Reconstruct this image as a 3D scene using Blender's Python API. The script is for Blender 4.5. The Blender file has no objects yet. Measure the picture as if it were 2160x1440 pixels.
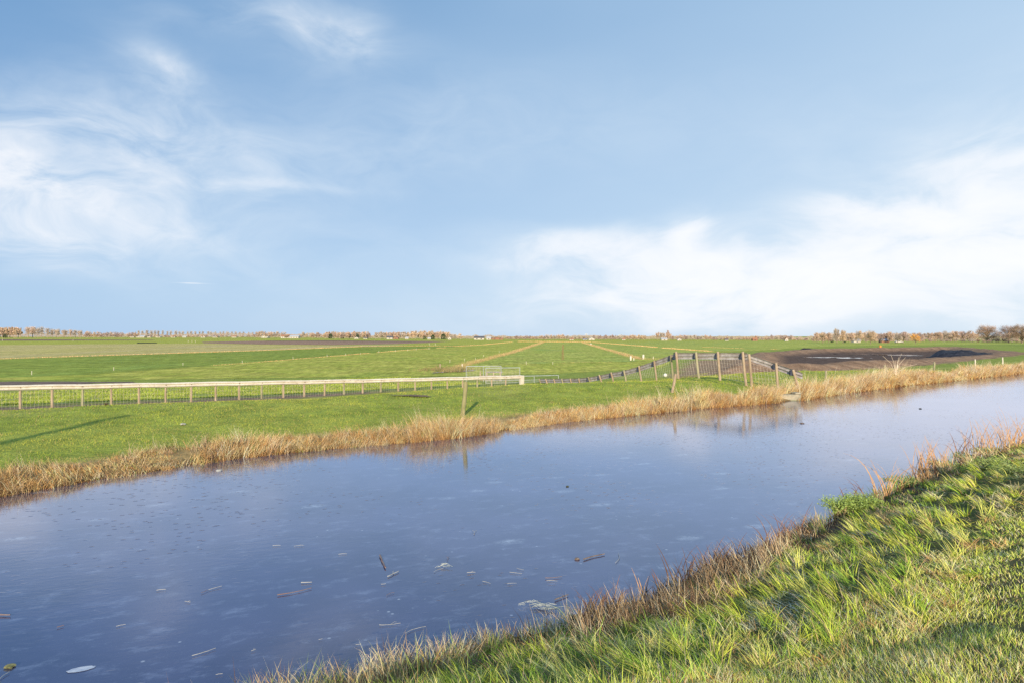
import bpy, math, random
import numpy as np
from mathutils import Vector

C = bpy.context.scene.collection
F = 1440.0; CX = 1080.0; HZ = 709.0; CAMZ = 3.0     # calibration of the photograph (source pixels)
rng = np.random.default_rng(7); random.seed(7)

# ------------------------------------------------------------------ helpers
def G(px, v, z=0.0):                      # photo pixel on a level plane -> world x, y
    Y = (CAMZ - z) * F / (v - HZ)
    return np.array([(px - CX) / F * Y, Y, z])
def Q(px, v, Y):                          # photo pixel at a known distance -> world point
    return np.array([(px - CX) / F * Y, Y, CAMZ - (v - HZ) * Y / F])

def tag(o, label=None, cat=None, group=None, kind=None):
    if label: o['label'] = label
    if cat: o['category'] = cat
    if group: o['group'] = group
    if kind: o['kind'] = kind
    return o
def empty(name, loc=(0, 0, 0), rz=0.0):
    o = bpy.data.objects.new(name, None); C.objects.link(o)
    o.location = loc; o.rotation_euler = (0, 0, rz); o.empty_display_size = .3
    return o
def link(name, me, parent=None):
    o = bpy.data.objects.new(name, me); C.objects.link(o)
    if parent is not None: o.parent = parent
    return o
def mesh_np(name, V, faces_list, mat, col=None, smooth=False):
    """faces_list: list of int arrays (M,k)."""
    me = bpy.data.meshes.new(name)
    V = np.asarray(V, dtype=np.float32)
    me.vertices.add(len(V)); me.vertices.foreach_set('co', V.ravel())
    faces_list = [np.asarray(f, dtype=np.int32) for f in faces_list if len(f)]
    loops = np.concatenate([f.ravel() for f in faces_list])
    tot = np.concatenate([np.full(len(f), f.shape[1], dtype=np.int32) for f in faces_list])
    st = np.concatenate([[0], np.cumsum(tot)[:-1]]).astype(np.int32)
    me.loops.add(len(loops)); me.loops.foreach_set('vertex_index', loops)
    me.polygons.add(len(tot)); me.polygons.foreach_set('loop_start', st)
    try: me.polygons.foreach_set('loop_total', tot)
    except Exception: pass
    me.polygons.foreach_set('use_smooth', np.full(len(tot), bool(smooth)))
    if col is not None:
        a = me.color_attributes.new('col', 'FLOAT_COLOR', 'POINT')
        c4 = np.ones((len(V), 4), dtype=np.float32); c4[:, :3] = col
        a.data.foreach_set('color', c4.ravel())
    me.update(calc_edges=True); me.validate()
    me.materials.append(mat)
    return me

class MB:
    """collects simple shapes into one mesh"""
    def __init__(s): s.v = []; s.f = []
    def add(s, vs, fs):
        n = len(s.v); s.v += [tuple(map(float, v)) for v in vs]; s.f += [tuple(n + i for i in f) for f in fs]
    def box(s, c, d, rz=0.0, bev=0.0):
        x, y, z = [k / 2 for k in d]; co, si = math.cos(rz), math.sin(rz); vs = []
        b = bev
        if b <= 0:
            pts = [(sx * x, sy * y, sz * z) for sz in (-1, 1) for sy in (-1, 1) for sx in (-1, 1)]
            fs = [(0, 2, 3, 1), (4, 5, 7, 6), (0, 1, 5, 4), (2, 6, 7, 3), (0, 4, 6, 2), (1, 3, 7, 5)]
        else:
            ring = lambda X, Y, Z: [(-X, -Y, Z), (X, -Y, Z), (X, Y, Z), (-X, Y, Z)]
            pts = ring(x - b, y - b, -z) + ring(x, y, -z + b) + ring(x, y, z - b) + ring(x - b, y - b, z)
            fs = [(3, 2, 1, 0), (12, 13, 14, 15)]
            for r in range(3):
                for k in range(4):
                    fs.append((r * 4 + k, r * 4 + (k + 1) % 4, r * 4 + 4 + (k + 1) % 4, r * 4 + 4 + k))
        for p in pts: vs.append((c[0] + p[0] * co - p[1] * si, c[1] + p[0] * si + p[1] * co, c[2] + p[2]))
        s.add(vs, fs)
    def tube(s, pts, rad, n=6, cap=True):
        pts = [Vector(p) for p in pts]
        if not hasattr(rad, '__len__'): rad = [rad] * len(pts)
        vs = []; fs = []
        for i, p in enumerate(pts):
            d = (pts[min(i + 1, len(pts) - 1)] - pts[max(i - 1, 0)])
            if d.length < 1e-9: d = Vector((0, 0, 1))
            d.normalize()
            a = d.cross(Vector((0, 0, 1)) if abs(d.z) < .9 else Vector((1, 0, 0))).normalized(); b = d.cross(a)
            for k in range(n):
                t = 2 * math.pi * k / n
                vs.append(p + (a * math.cos(t) + b * math.sin(t)) * rad[i])
        for i in range(len(pts) - 1):
            for k in range(n):
                fs.append((i * n + k, i * n + (k + 1) % n, (i + 1) * n + (k + 1) % n, (i + 1) * n + k))
        if cap:
            fs.append(tuple(range(n - 1, -1, -1))); fs.append(tuple((len(pts) - 1) * n + k for k in range(n)))
        s.add(vs, fs)
    def blade(s, pts, w, wd):
        wd = Vector(wd).normalized(); vs = []; fs = []; m = len(pts)
        for i, p in enumerate(pts):
            ww = w * (1 - (i / (m - 1)) ** 2 * .85)
            vs += [Vector(p) - wd * ww / 2, Vector(p) + wd * ww / 2]
        for i in range(m - 1): fs.append((2 * i, 2 * i + 1, 2 * i + 3, 2 * i + 2))
        s.add(vs, fs)
    def mesh(s, name, mat, smooth=False):
        me = bpy.data.meshes.new(name); me.from_pydata(s.v, [], s.f)
        if smooth:
            me.polygons.foreach_set('use_smooth', [True] * len(me.polygons))
        me.materials.append(mat); me.update(); return me
    def build(s, name, mat, parent=None, smooth=False): return link(name, s.mesh(name, mat, smooth), parent)

def vnoise(x, y, sc, seed=0):             # 2-octave value noise, about -1..1
    out = 0; amp = 1.0; tot = 0
    for o in range(2):
        u = x * sc * 2 ** o + 37.1 * seed; w = y * sc * 2 ** o + 11.7 * seed
        i = np.floor(u); j = np.floor(w); fx = u - i; fy = w - j
        fx = fx * fx * (3 - 2 * fx); fy = fy * fy * (3 - 2 * fy)
        h = lambda a, b: (np.sin(a * 127.1 + b * 311.7 + seed * 74.7) * 43758.5453) % 1.0
        n = (h(i, j) * (1 - fx) + h(i + 1, j) * fx) * (1 - fy) + (h(i, j + 1) * (1 - fx) + h(i + 1, j + 1) * fx) * fy
        out = out + amp * (n * 2 - 1); tot += amp; amp *= .5
    return out / tot
def sstep(a, b, x):
    t = np.clip((x - a) / (b - a), 0, 1); return t * t * (3 - 2 * t)

# ------------------------------------------------------------------ node materials
class NT:
    def __init__(s, nt): s.nt = nt
    def n(s, typ, **kw):
        nd = s.nt.nodes.new(typ)
        for k, v in kw.items(): setattr(nd, k, v)
        return nd
    def l(s, a, b): s.nt.links.new(a, b)
    def inp(s, sock, v):
        if isinstance(v, bpy.types.NodeSocket): s.l(v, sock)
        else:
            if sock.type == 'RGBA' and len(v) == 3: v = (*v, 1)
            sock.default_value = v
    def math(s, op, a, b=0.0, c=0.0, clamp=False):
        nd = s.n('ShaderNodeMath', operation=op, use_clamp=clamp)
        for i, v in enumerate((a, b, c)): s.inp(nd.inputs[i], v)
        return nd.outputs[0]
    def vmath(s, op, a, b=(0, 0, 0)):
        nd = s.n('ShaderNodeVectorMath', operation=op); s.inp(nd.inputs[0], a); s.inp(nd.inputs[1], b)
        return nd.outputs[0]
    def mix(s, fac, a, b, mode='MIX'):
        nd = s.n('ShaderNodeMix', data_type='RGBA', blend_type=mode)
        s.inp(nd.inputs[0], fac); s.inp(nd.inputs[6], a); s.inp(nd.inputs[7], b); return nd.outputs[2]
    def noise(s, vec, scale, detail=4, rough=.55, dist=0.0):
        nd = s.n('ShaderNodeTexNoise'); s.inp(nd.inputs['Vector'], vec)
        nd.inputs['Scale'].default_value = scale; nd.inputs['Detail'].default_value = detail
        nd.inputs['Roughness'].default_value = rough; nd.inputs['Distortion'].default_value = dist
        return nd.outputs['Fac']
    def ramp(s, fac, a, b, lo=0.0, hi=1.0):
        nd = s.n('ShaderNodeMapRange'); s.inp(nd.inputs[0], fac)
        for i, v in zip((1, 2, 3, 4), (a, b, lo, hi)): nd.inputs[i].default_value = v
        nd.interpolation_type = 'SMOOTHSTEP' if (lo, hi) == (0.0, 1.0) else 'LINEAR'
        return nd.outputs[0]
    def bump(s, h, strength=.5, dist=.05, normal=None):
        nd = s.n('ShaderNodeBump'); s.inp(nd.inputs['Height'], h)
        nd.inputs['Strength'].default_value = strength; nd.inputs['Distance'].default_value = dist
        if normal is not None: s.l(normal, nd.inputs['Normal'])
        return nd.outputs[0]
def newmat(name):
    m = bpy.data.materials.new(name); m.use_nodes = True; nt = m.node_tree
    bs = nt.nodes['Principled BSDF']; return m, NT(nt), bs
def obj_co(t):
    nd = t.n('ShaderNodeNewGeometry'); return nd.outputs['Position']
def noisy_mat(name, c1, c2, scale=6, rough=.8, bump=.3, bscale=40, metal=0.0, stretch=None, c3=None, spec=.3):
    m, t, bs = newmat(name)
    tc = t.n('ShaderNodeTexCoord').outputs['Object']
    if stretch: tc = t.vmath('MULTIPLY', tc, stretch)
    f = t.ramp(t.noise(tc, scale, 5, .6), .35, .65)
    c = t.mix(f, c1, c2)
    if c3 is not None: c = t.mix(t.ramp(t.noise(tc, scale * 3.1, 4, .65), .55, .68), c, c3)
    t.inp(bs.inputs['Base Color'], c)
    bs.inputs['Roughness'].default_value = rough; bs.inputs['Metallic'].default_value = metal
    bs.inputs['Specular IOR Level'].default_value = spec
    if bump: t.l(t.bump(t.noise(tc, bscale, 3), bump, .01), bs.inputs['Normal'])
    return m

def make_blade_mat(name, transl=.3, rough=.55, spec=.25):
    m, t, bs = newmat(name)
    at = t.n('ShaderNodeAttribute', attribute_name='col').outputs['Color']
    t.l(at, bs.inputs['Base Color']); bs.inputs['Roughness'].default_value = rough
    bs.inputs['Specular IOR Level'].default_value = spec
    tr = t.n('ShaderNodeBsdfTranslucent'); t.l(at, tr.inputs['Color'])
    mx = t.n('ShaderNodeMixShader'); mx.inputs[0].default_value = transl
    t.l(bs.outputs[0], mx.inputs[1]); t.l(tr.outputs[0], mx.inputs[2])
    t.l(mx.outputs[0], m.node_tree.nodes['Material Output'].inputs['Surface'])
    return m
M_BLADE = make_blade_mat('grass_blades', .18, .6, .10)
M_REED = make_blade_mat('dry_reed', .18, .7, .08)

def make_ground_mat():
    m, t, bs = newmat('ground_soil_and_turf')
    p = obj_co(t)
    at = t.n('ShaderNodeAttribute', attribute_name='col').outputs['Color']
    n1 = t.noise(p, 1.3, 6, .65); n2 = t.noise(p, 14, 4, .7)
    f = t.math('MULTIPLY', t.ramp(n1, .3, .7, .72, 1.28), t.ramp(n2, .3, .7, .6, 1.4))
    c = t.vmath('SCALE', at); c.node.inputs['Scale'].default_value = 1; t.l(f, c.node.inputs['Scale'])
    t.l(c, bs.inputs['Base Color']); bs.inputs['Roughness'].default_value = .95
    bs.inputs['Specular IOR Level'].default_value = .1
    h = t.math('ADD', t.noise(p, 7, 5, .7), t.math('MULTIPLY', n1, 1.5))
    t.l(t.bump(h, .6, .12), bs.inputs['Normal'])
    return m
M_GROUND = make_ground_mat()

def field_mat(name, c1, c2, scale=.15, stretch=(1, 1, 1), c3=None, fine=3.0):
    m, t, bs = newmat(name)
    p = t.vmath('MULTIPLY', obj_co(t), stretch)
    f = t.ramp(t.noise(p, scale, 6, .62), .3, .7)
    c = t.mix(f, c1, c2)
    if c3 is not None: c = t.mix(t.ramp(t.noise(p, scale * .37, 5, .6), .5, .72), c, c3)
    n2 = t.noise(obj_co(t), fine, 5, .75); n3 = t.noise(obj_co(t), fine * .17, 4, .7)
    n4 = t.noise(t.vmath('MULTIPLY', obj_co(t), (1.6, .35, 1)), 1.0, 6, .8); n5 = t.noise(t.vmath('MULTIPLY', obj_co(t), (.12, .5, 1)), .5, 4, .7)
    k = t.math('MULTIPLY', t.math('MULTIPLY', t.ramp(n2, .3, .7, .66, 1.34), t.ramp(n3, .3, .7, .82, 1.18)), t.math('MULTIPLY', t.ramp(n4, .36, .64, .62, 1.38), t.ramp(n5, .35, .65, .88, 1.12)))
    cc = t.vmath('SCALE', c); t.l(k, cc.node.inputs['Scale'])
    t.l(cc, bs.inputs['Base Color']); bs.inputs['Roughness'].default_value = 1; bs.inputs['Specular IOR Level'].default_value = .05
    t.l(t.bump(n2, .5, .1), bs.inputs['Normal'])
    return m

# ------------------------------------------------------------------ canal edges and terrain height
far_px = [(0,1045),(60,1032),(240,1005),(370,984),(500,964),(600,954),(700,945),(855,932),(960,922),(1050,909),(1120,899),(1180,890),(1240,884),(1400,868),(1500,859),(1640,848),(1690,843),(1750,833),(1800,826),(1900,813),(2000,803),(2080,794),(2160,786)]
FE = [G(a, b)[:2] for a, b in far_px]
FE = [FE[0] + np.array([-.74, -.67]) * 300, FE[0] + np.array([-.74, -.67]) * 6] + FE + [FE[-1] + np.array([.76, .65]) * 20, FE[-1] + np.array([.76, .65]) * 400]
near_px = [(560,1500),(900,1400),(1060,1362),(1240,1318),(1320,1283),(1400,1245),(1500,1205),(1600,1163),(1700,1115),(1800,1072),(1900,1026),(1980,996),(2070,968),(2160,945)]
NE = [G(a, b)[:2] for a, b in near_px]
NE = [NE[0] + np.array([-.80, -.60]) * 300, NE[0] + np.array([-.80, -.60]) * 5] + NE + [NE[-1] + np.array([.77, .64]) * 20, NE[-1] + np.array([.77, .64]) * 400]
FE = np.array(FE); NE = np.array(NE)

def sdist(x, y, PL):
    """signed distance to a polyline (positive on its left) and arc length"""
    best = np.full(x.shape, 1e18); sg = np.zeros(x.shape)
    for a, b in zip(PL[:-1], PL[1:]):
        d = b - a; L2 = d @ d
        t = np.clip(((x - a[0]) * d[0] + (y - a[1]) * d[1]) / L2, 0, 1)
        qx = a[0] + d[0] * t - x; qy = a[1] + d[1] * t - y
        r = qx * qx + qy * qy; cr = d[0] * (y - a[1]) - d[1] * (x - a[0])
        m = r < best; best = np.where(m, r, best); sg = np.where(m, np.sign(cr), sg)
    return np.sqrt(best) * sg
def dfar(x, y): return sdist(x, y, FE)
def dnear(x, y): return -sdist(x, y, NE)
def along(x, y): return x * .72 + y * .69

BASIN = np.array([(18.5,55.5),(24,56),(37,66),(48,77),(67,96),(86,116),(104,160),(62,140),(41,112),(27,76)])
def poly_sd(x, y, P):
    """signed distance to polygon, positive inside"""
    best = np.full(x.shape, 1e18); ins = np.zeros(x.shape, bool)
    n = len(P)
    for i in range(n):
        a = P[i]; b = P[(i + 1) % n]; d = b - a
        t = np.clip(((x - a[0]) * d[0] + (y - a[1]) * d[1]) / (d @ d), 0, 1)
        r = (a[0] + d[0] * t - x) ** 2 + (a[1] + d[1] * t - y) ** 2
        best = np.minimum(best, r)
        c = ((a[1] > y) != (b[1] > y)) & (x < (b[0] - a[0]) * (y - a[1]) / (b[1] - a[1] + 1e-12) + a[0])
        ins ^= c
    return np.sqrt(best) * np.where(ins, 1, -1)
ip = np.interp
KS = [-60, 2, 12, 18, 23, 27, 30, 36, 90, 200]
def H(x, y, detail=True):
    x = np.asarray(x, float); y = np.asarray(y, float)
    df = dfar(x, y); dn = dnear(x, y); s = along(x, y)
    if detail:
        wob = .16 * vnoise(x, y, .8, 3) + .06 * vnoise(x, y, 3.1, 4)
        df = df + wob * np.exp(-np.abs(df)); dn = dn + wob * np.exp(-np.abs(dn))
    # far bank: edge -> crest -> back slope -> field
    sk = s - .69 * np.clip(df, 0, 60) * 0 
    w = ip(sk, KS, [11, 11, 8, 8, 6.5, 5.2, 6.5, 8, 9, 12]); zc = ip(sk, KS, [.58, .58, .6, .6, .78, .78, .62, .48, .48, .48])
    bl = ip(sk, KS, [7, 7, 7, 8, 8, 8, 8, 9, 12, 14]); zb = ip(sk, KS, [-.56, -.56, -.72, -.8, -.8, -.8, -.8, -.8, -.8, -.8])
    u = np.clip(df / w, 0, 1)
    front = .17 * sstep(0, .55, df) + (zc - .17) * (1 - (1 - u) ** 1.35)
    back = zc + (zb - zc) * sstep(0, 1, (df - w) / bl)
    land = np.where(df < w, front, back)
    out = sstep(0, 25, df - w - bl - 4); land = land * (1 - out) + (-.8) * out
    # near bank
    b = np.interp(dn, [0, .3, .7, 1.3, 2.2, 3.1, 4.6, 60, 90], [0, .11, .26, .50, .79, 1.07, 1.36, 1.40, 1.0])
    und = -.5 * sstep(0, .8, -np.maximum(df, dn))
    z = np.where(df > 0, land, np.where(dn > 0, b, und))
    # basin with its mud berm
    sd = poly_sd(x, y, BASIN)
    bh = np.interp(y, [50, 62, 80, 110, 150], [.62, .62, .35, .2, .42])
    berm = bh * np.exp(-((sd - .2) / 1.7) ** 2) * (1 + .25 * vnoise(x, y, .35, 8))
    base = z * (1 - sstep(-7, 0, sd)) + .12 * sstep(-7, 0, sd)
    z = np.where((df > 1.5) & (sd > -7), base, z)
    z = z + np.where(df > 1.5, berm, 0) 
    z = np.where(sd > 0, z * (1 - sstep(1, 5, sd)) + (-.42) * sstep(1, 5, sd), z)
    if detail:
        lf = np.where((df > .3) | (dn > .3), 1, .2)
        r = np.hypot(x, y); amp = np.clip(1 - r / 150, 0, 1)
        z = z + lf * amp * (.035 * vnoise(x, y, .9, 1) + .02 * vnoise(x, y, 3.3, 2))
        z = z - .05 * np.exp(-((dn - 3.25 - .2 * vnoise(x, y, .5, 14)) / .3) ** 2) + (dn > .5) * np.clip(1 - r / 25, 0, 1) * .06 * (vnoise(x, y, 1.5, 5) + .45 * vnoise(x, y, 4.2, 7)) 
        z = z + np.where(sd > -4, .16 * vnoise(x, y, .8, 6) * (r < 200), 0)
    return z

# fence line, left
FL0 = np.array([-24.77, 34.4]); FLs = np.array([1.0575, .807])
mudpatch = G(60, 806, -.55)[:2]
def ground_color(x, y):
    df = dfar(x, y); dn = dnear(x, y); sd = poly_sd(x, y, BASIN)
    g = np.stack([.32 + 0 * x, .37 + 0 * x, .07 + 0 * x], -1)
    def blend(c, m): 
        nonlocal g
        m = np.clip(m, 0, 1)[..., None]; g = g * (1 - m) + np.array(c) * m
    n = vnoise(x, y, .25, 11); n2 = vnoise(x, y, 1.4, 12)
    blend((.42, .40, .12), sstep(.1, .7, n) * .6)
    blend((.18, .26, .045), sstep(.1, .7, n2) * .5)
    soil = (.10, .065, .035)
    blend((.40, .27, .13), (1 - sstep(.7, 1.8, np.where(df > -5, np.abs(df), 9))) * .9); blend(soil, (1 - sstep(.05, .3, np.where(df > -5, np.abs(df), 9))) * .9)
    blend((.13, .09, .055), np.where(dn > -4, 1 - sstep(.8, 1.5, dn), 0))
    blend((.075, .075, .03), np.where(dn > .9, .9, 0)); blend((.16, .13, .06), sstep(3.0, 3.4, dn) * .8)
    # mud track along the fence
    q = (x - FL0[0]) * -.607 + (y - FL0[1]) * .795; k = (x - FL0[0]) * .795 + (y - FL0[1]) * .607
    tr = np.exp(-((q - .35) / 1.25) ** 2) * sstep(-40, -20, k) * (1 - sstep(14, 27, k))
    blend((.27, .19, .13), tr * 1.5 * (.75 + .5 * n2))
    tr2 = np.exp(-((q - 2.1) / .35) ** 2) * (1 - sstep(8, 22, k)); blend((.2, .14, .09), tr2 * sstep(-.3, .4, n2))
    # basin mud
    mud = sstep(-3.6, -2.2, sd + 1.0 * n2)
    blend(np.array((.34, .215, .135)), mud); g = g * (1 + (.22 * np.sin(2 * np.pi * along(x, y) / 2.9 + 2 * n2) * (np.abs(sd) < 3.5) * mud)[..., None])  # digger streaks on the berm: ridge highlights and shade painted as colour stripes
    blend((.13, .088, .07), sstep(1.5, 4, sd))
    # mud spilled between the basin and the railing
    a = np.array([18.5, 60.0]); b = np.array([33, 104]); d = b - a; t = np.clip(((x - a[0]) * d[0] + (y - a[1]) * d[1]) / (d @ d), 0, 1)
    r = np.hypot(a[0] + d[0] * t - x, a[1] + d[1] * t - y)
    blend((.38, .24, .15), (1 - sstep(3.6, 5.6, r + 1.6 * n2 - .02 * (y - 60))) * .95)
    return g

def axis(parts):
    out = []
    for a, b, st in parts: out += list(np.arange(a, b, st))
    return np.array(out)
def geo(a, b, s0, r=1.25):
    out = []; v = a; st = s0
    while v < b: out.append(v); v += st; st *= r
    out.append(b); return np.array(out)
xs = np.concatenate([-geo(36, 7000, 1.2)[::-1], axis([(-35.5, -8, .4), (-8, -3, .25), (-3, 10, .14), (10, 22, .22), (22, 60, .45), (60, 118, 1.0)]), geo(118, 7000, 1.5)])
ys = np.concatenate([-geo(12, 7000, 1.2)[::-1], axis([(-11.5, 1.5, .5), (1.5, 14, .14), (14, 26, .22), (26, 62, .35), (62, 110, .7), (110, 175, 1.3)]), geo(175, 9000, 2.5)])
XX, YY = np.meshgrid(xs, ys); ZZ = H(XX, YY)
nx, ny = len(xs), len(ys)
idx = np.arange(nx * ny).reshape(ny, nx)
quads = np.stack([idx[:-1, :-1], idx[:-1, 1:], idx[1:, 1:], idx[1:, :-1]], -1).reshape(-1, 4)
VV = np.stack([XX, YY, ZZ], -1).reshape(-1, 3)
gc = ground_color(XX.ravel(), YY.ravel())
xm = (xs[:-1] + xs[1:]) / 2; ym = (ys[:-1] + ys[1:]) / 2; XM, YM = np.meshgrid(xm, ym)
in_basin = (poly_sd(XM, YM, BASIN) > -2.6).ravel()
def sub_mesh(name, mask):
    q = quads[mask]; u, inv = np.unique(q, return_inverse=True)
    return mesh_np(name, VV[u], [inv.reshape(q.shape)], M_GROUND, gc[u], smooth=True)
tag(link('ground', sub_mesh('ground', ~in_basin)), 'green grass banks and flat polder ground', 'ground', kind='structure')
tag(link('mud_basin', sub_mesh('mud_basin', in_basin)), 'dug out brown mud basin with low soil rim', 'mud', kind='structure')

# ------------------------------------------------------------------ ice
def make_ice():
    m, t, bs = newmat('canal_ice')
    p = obj_co(t)
    rot = t.n('ShaderNodeMapping'); rot.inputs['Rotation'].default_value = (0, 0, math.radians(-20)); t.l(p, rot.inputs['Vector']); pr = rot.outputs[0]
    # colour below the ice with cloudy whitish patches, bubbles
    big = t.noise(p, .35, 4, .6); mid = t.noise(t.vmath('MULTIPLY', pr, (1.0, 1.7, 1)), 2.3, 8, .75)
    base = t.mix(t.ramp(big, .35, .65), (.032, .034, .082), (.066, .070, .150))
    base = t.mix(t.math('MULTIPLY', t.ramp(mid, .50, .74), .42), base, (.36, .42, .58))
    blot = t.n('ShaderNodeTexVoronoi', feature='F1'); t.l(t.vmath('ADD', t.vmath('MULTIPLY', pr, (.8, 1.5, 1)), t.vmath('SCALE', t.n('ShaderNodeTexNoise').outputs['Color'])), blot.inputs['Vector'])
    blot.inputs['Scale'].default_value = .9; blot.inputs['Randomness'].default_value = 1
    bl = t.math('MULTIPLY', t.ramp(blot.outputs['Distance'], .23, .02), t.ramp(t.noise(p, 9, 4, .7), .35, .65))
    base = t.mix(t.math('MULTIPLY', bl, .8), base, (.44, .50, .58))
    bub = t.n('ShaderNodeTexVoronoi', feature='F1'); t.l(p, bub.inputs['Vector']); bub.inputs['Scale'].default_value = 5.5
    bubm = t.math('MULTIPLY', t.ramp(bub.outputs['Distance'], .13, .06), t.ramp(t.noise(p, 1.3, 2), .55, .66))
    base = t.mix(t.math('MULTIPLY', bubm, .75), base, (.5, .55, .62))
    fr = t.ramp(t.noise(p, 60, 3, .8), .62, .72)
    base = t.mix(t.math('MULTIPLY', fr, .5), base, (.4, .45, .55))
    t.l(base, bs.inputs['Base Color'])
    bs.inputs['IOR'].default_value = 1.33; bs.inputs['Specular IOR Level'].default_value = .9
    t.l(t.ramp(t.noise(p, .5, 4, .6), .3, .7, .07, .16), bs.inputs['Roughness'])
    # pits lying across the ice, in fields
    vor = t.n('ShaderNodeTexVoronoi', feature='F1'); t.l(t.vmath('MULTIPLY', pr, (4.2, 9.5, 1)), vor.inputs['Vector']); vor.inputs['Scale'].default_value = 1.0
    pit = t.math('MULTIPLY', t.ramp(vor.outputs['Distance'], .24, .04), t.ramp(t.noise(p, .22, 3), .40, .62))
    wav = t.math('MULTIPLY', t.noise(t.vmath('MULTIPLY', pr, (1, 2.4, 1)), 4, 4, .6), t.ramp(t.noise(p, .13, 3), .4, .62, .06, .22))
    h = t.math('ADD', t.math('MULTIPLY', pit, .34), wav)
    b = t.bump(h, .42, .03)
    t.l(b, bs.inputs['Normal']); bs.inputs['Specular IOR Level'].default_value = 0.0
    gl = t.n('ShaderNodeBsdfGlossy'); gl.inputs['Color'].default_value = (.85, .88, 1, 1); t.l(b, gl.inputs['Normal']); t.l(t.ramp(t.noise(p, .5, 4, .6),   .3, .7, .045, .10), gl.inputs['Roughness'])
    lw = t.n('ShaderNodeLayerWeight'); lw.inputs['Blend'].default_value = .5
    fac = t.math('ADD', t.math('MULTIPLY', t.math('POWER', lw.outputs['Facing'], 2.85), .98), .02)
    mx = t.n('ShaderNodeMixShader'); t.l(fac, mx.inputs[0]); t.l(bs.outputs[0], mx.inputs[1]); t.l(gl.outputs[0], mx.inputs[2])
    t.l(mx.outputs[0], m.node_tree.nodes['Material Output'].inputs['Surface'])
    return m
M_ICE = make_ice()
def offset(PL, d):
    out = []
    for i, p in enumerate(PL):
        a = PL[max(i - 1, 0)]; b = PL[min(i + 1, len(PL) - 1)]; t = (b - a) / np.linalg.norm(b - a)
        out.append(p + np.array([-t[1], t[0]]) * d)
    return np.array(out)
fo = offset(FE, .45); no = offset(NE, -.35)
def resample(PL, n):
    L = np.concatenate([[0], np.cumsum(np.linalg.norm(np.diff(PL, axis=0), axis=1))]); q = np.linspace(0, L[-1], n)
    return np.stack([np.interp(q, L, PL[:, 0]), np.interp(q, L, PL[:, 1])], -1)
A_ = resample(fo, 500); B_ = resample(no, 500)
V = np.concatenate([np.c_[A_, np.zeros(500)], np.c_[B_, np.zeros(500)]])
k = np.arange(499); q = np.stack([k, k + 500, k + 501, k + 1], -1)
tag(link('canal_ice', mesh_np('canal_ice', V, [q], M_ICE)), 'frozen canal with thin blue ice', 'water', kind='structure')

# ------------------------------------------------------------------ far fields
FZ = -.8
def sheet(name, pts, mat, lift, label, step=None):
    P = [G(a, b, FZ) for a, b in pts]
    V = [(p[0], p[1], FZ + lift) for p in P]
    me = bpy.data.meshes.new(name); me.from_pydata(V, [], [tuple(range(len(V)))]); me.materials.append(mat)
    # ragged triangulation is unnecessary: flat polygon
    o = link(name, me); tag(o, label, 'field', kind='structure'); return o
M_F_DARK = field_mat('pasture_deep_green', (.25, .32, .055), (.34, .38, .075), .5, (1, .4, 1), c3=(.30, .38, .08))
M_F_MID = field_mat('pasture_green', (.40, .43, .07), (.54, .50, .11), .3, (1, .5, 1), c3=(.34, .41, .07))
M_F_LIGHT = field_mat('pasture_light', (.40, .45, .085), (.50, .49, .12), .2, (1, .4, 1), c3=(.32, .42, .11))
M_F_TAN = field_mat('pasture_faded', (.52, .46, .14), (.66, .52, .22), .12, (1, .15, 1), c3=(.60, .48, .25))
M_F_BROWN = field_mat('ploughed_soil', (.33, .2, .14), (.45, .29, .2), .2, (1, 1, 1))
M_F_BROWN2 = field_mat('ploughed_soil_dark', (.22, .15, .1), (.32, .22, .15), .2, (1, 1, 1))
# fields start some metres behind the dike, so their near edges follow its foot
sheet('field', [(-420, 800), (-100, 801), (300, 800), (620, 796), (800, 794), (960, 792), (1060, 790), (1180, 787), (1330, 779), (1395, 775), (1425, 757), (1460, 745), (1580, 740), (1760, 730), (2000, 727), (2400, 724), (2400, 710.6), (-420, 710.6)], M_F_MID, .010, 'wide green meadow beyond the dike')
sheet('field', [(-420, 773), (0, 757), (540, 739.5), (760, 731), (880, 729.5), (1000, 727), (1080, 721), (1100, 719.8), (940, 733.5), (860, 737.8), (700, 751), (540, 764), (400, 774), (180, 790), (0, 796), (-420, 800)], M_F_DARK, .018, 'dark green strip of meadow')
sheet('field', [(-420, 725), (0, 727), (430, 724.3), (560, 727), (700, 728.4), (840, 727.2), (860, 728), (760, 731), (540, 739.5), (0, 757), (-420, 773)], M_F_TAN, .016, 'faded olive meadow strip')
sheet('field', [(1145, 722), (1235, 723), (1300, 742), (1356, 757), (1340, 762), (1090, 767), (975, 775), (1080, 743)], M_F_LIGHT, .022, 'light green meadow between two ditches')
sheet('field', [(-420, 714.8), (0, 715.4), (320, 716.6), (330, 717.6), (0, 718.8), (-420, 719)], M_F_BROWN2, .024, 'thin dark ploughed strip')
sheet('field', [(425, 721), (540, 718.6), (690, 718), (860, 719), (952, 719.6), (900, 723), (830, 725.6), (700, 727.6), (540, 726), (430, 723.6)], M_F_BROWN, .026, 'reddish brown ploughed strip')
sheet('field', [(560, 718.4), (690, 717.6), (900, 719.5), (955, 720), (860, 721.4), (680, 720), (560, 719.6)], M_F_BROWN2, .030, 'dark furrow along the ploughed strip')
sheet('field', [(1235, 723), (1500, 719), (1900, 718), (2400, 717), (2400, 724), (2000, 727), (1760, 729.6), (1620, 737), (1475, 742.5), (1420, 752), (1356, 757), (1300, 742)], M_F_LIGHT, .014, 'light green meadow right of the ditch')
sheet('field', [(290, 722.4), (332, 722.6), (330, 724), (288, 724.2)], field_mat('dark_pit', (.02, .02, .025), (.05, .05, .05), .5), .034, 'small dark pit in the far meadow')

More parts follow.
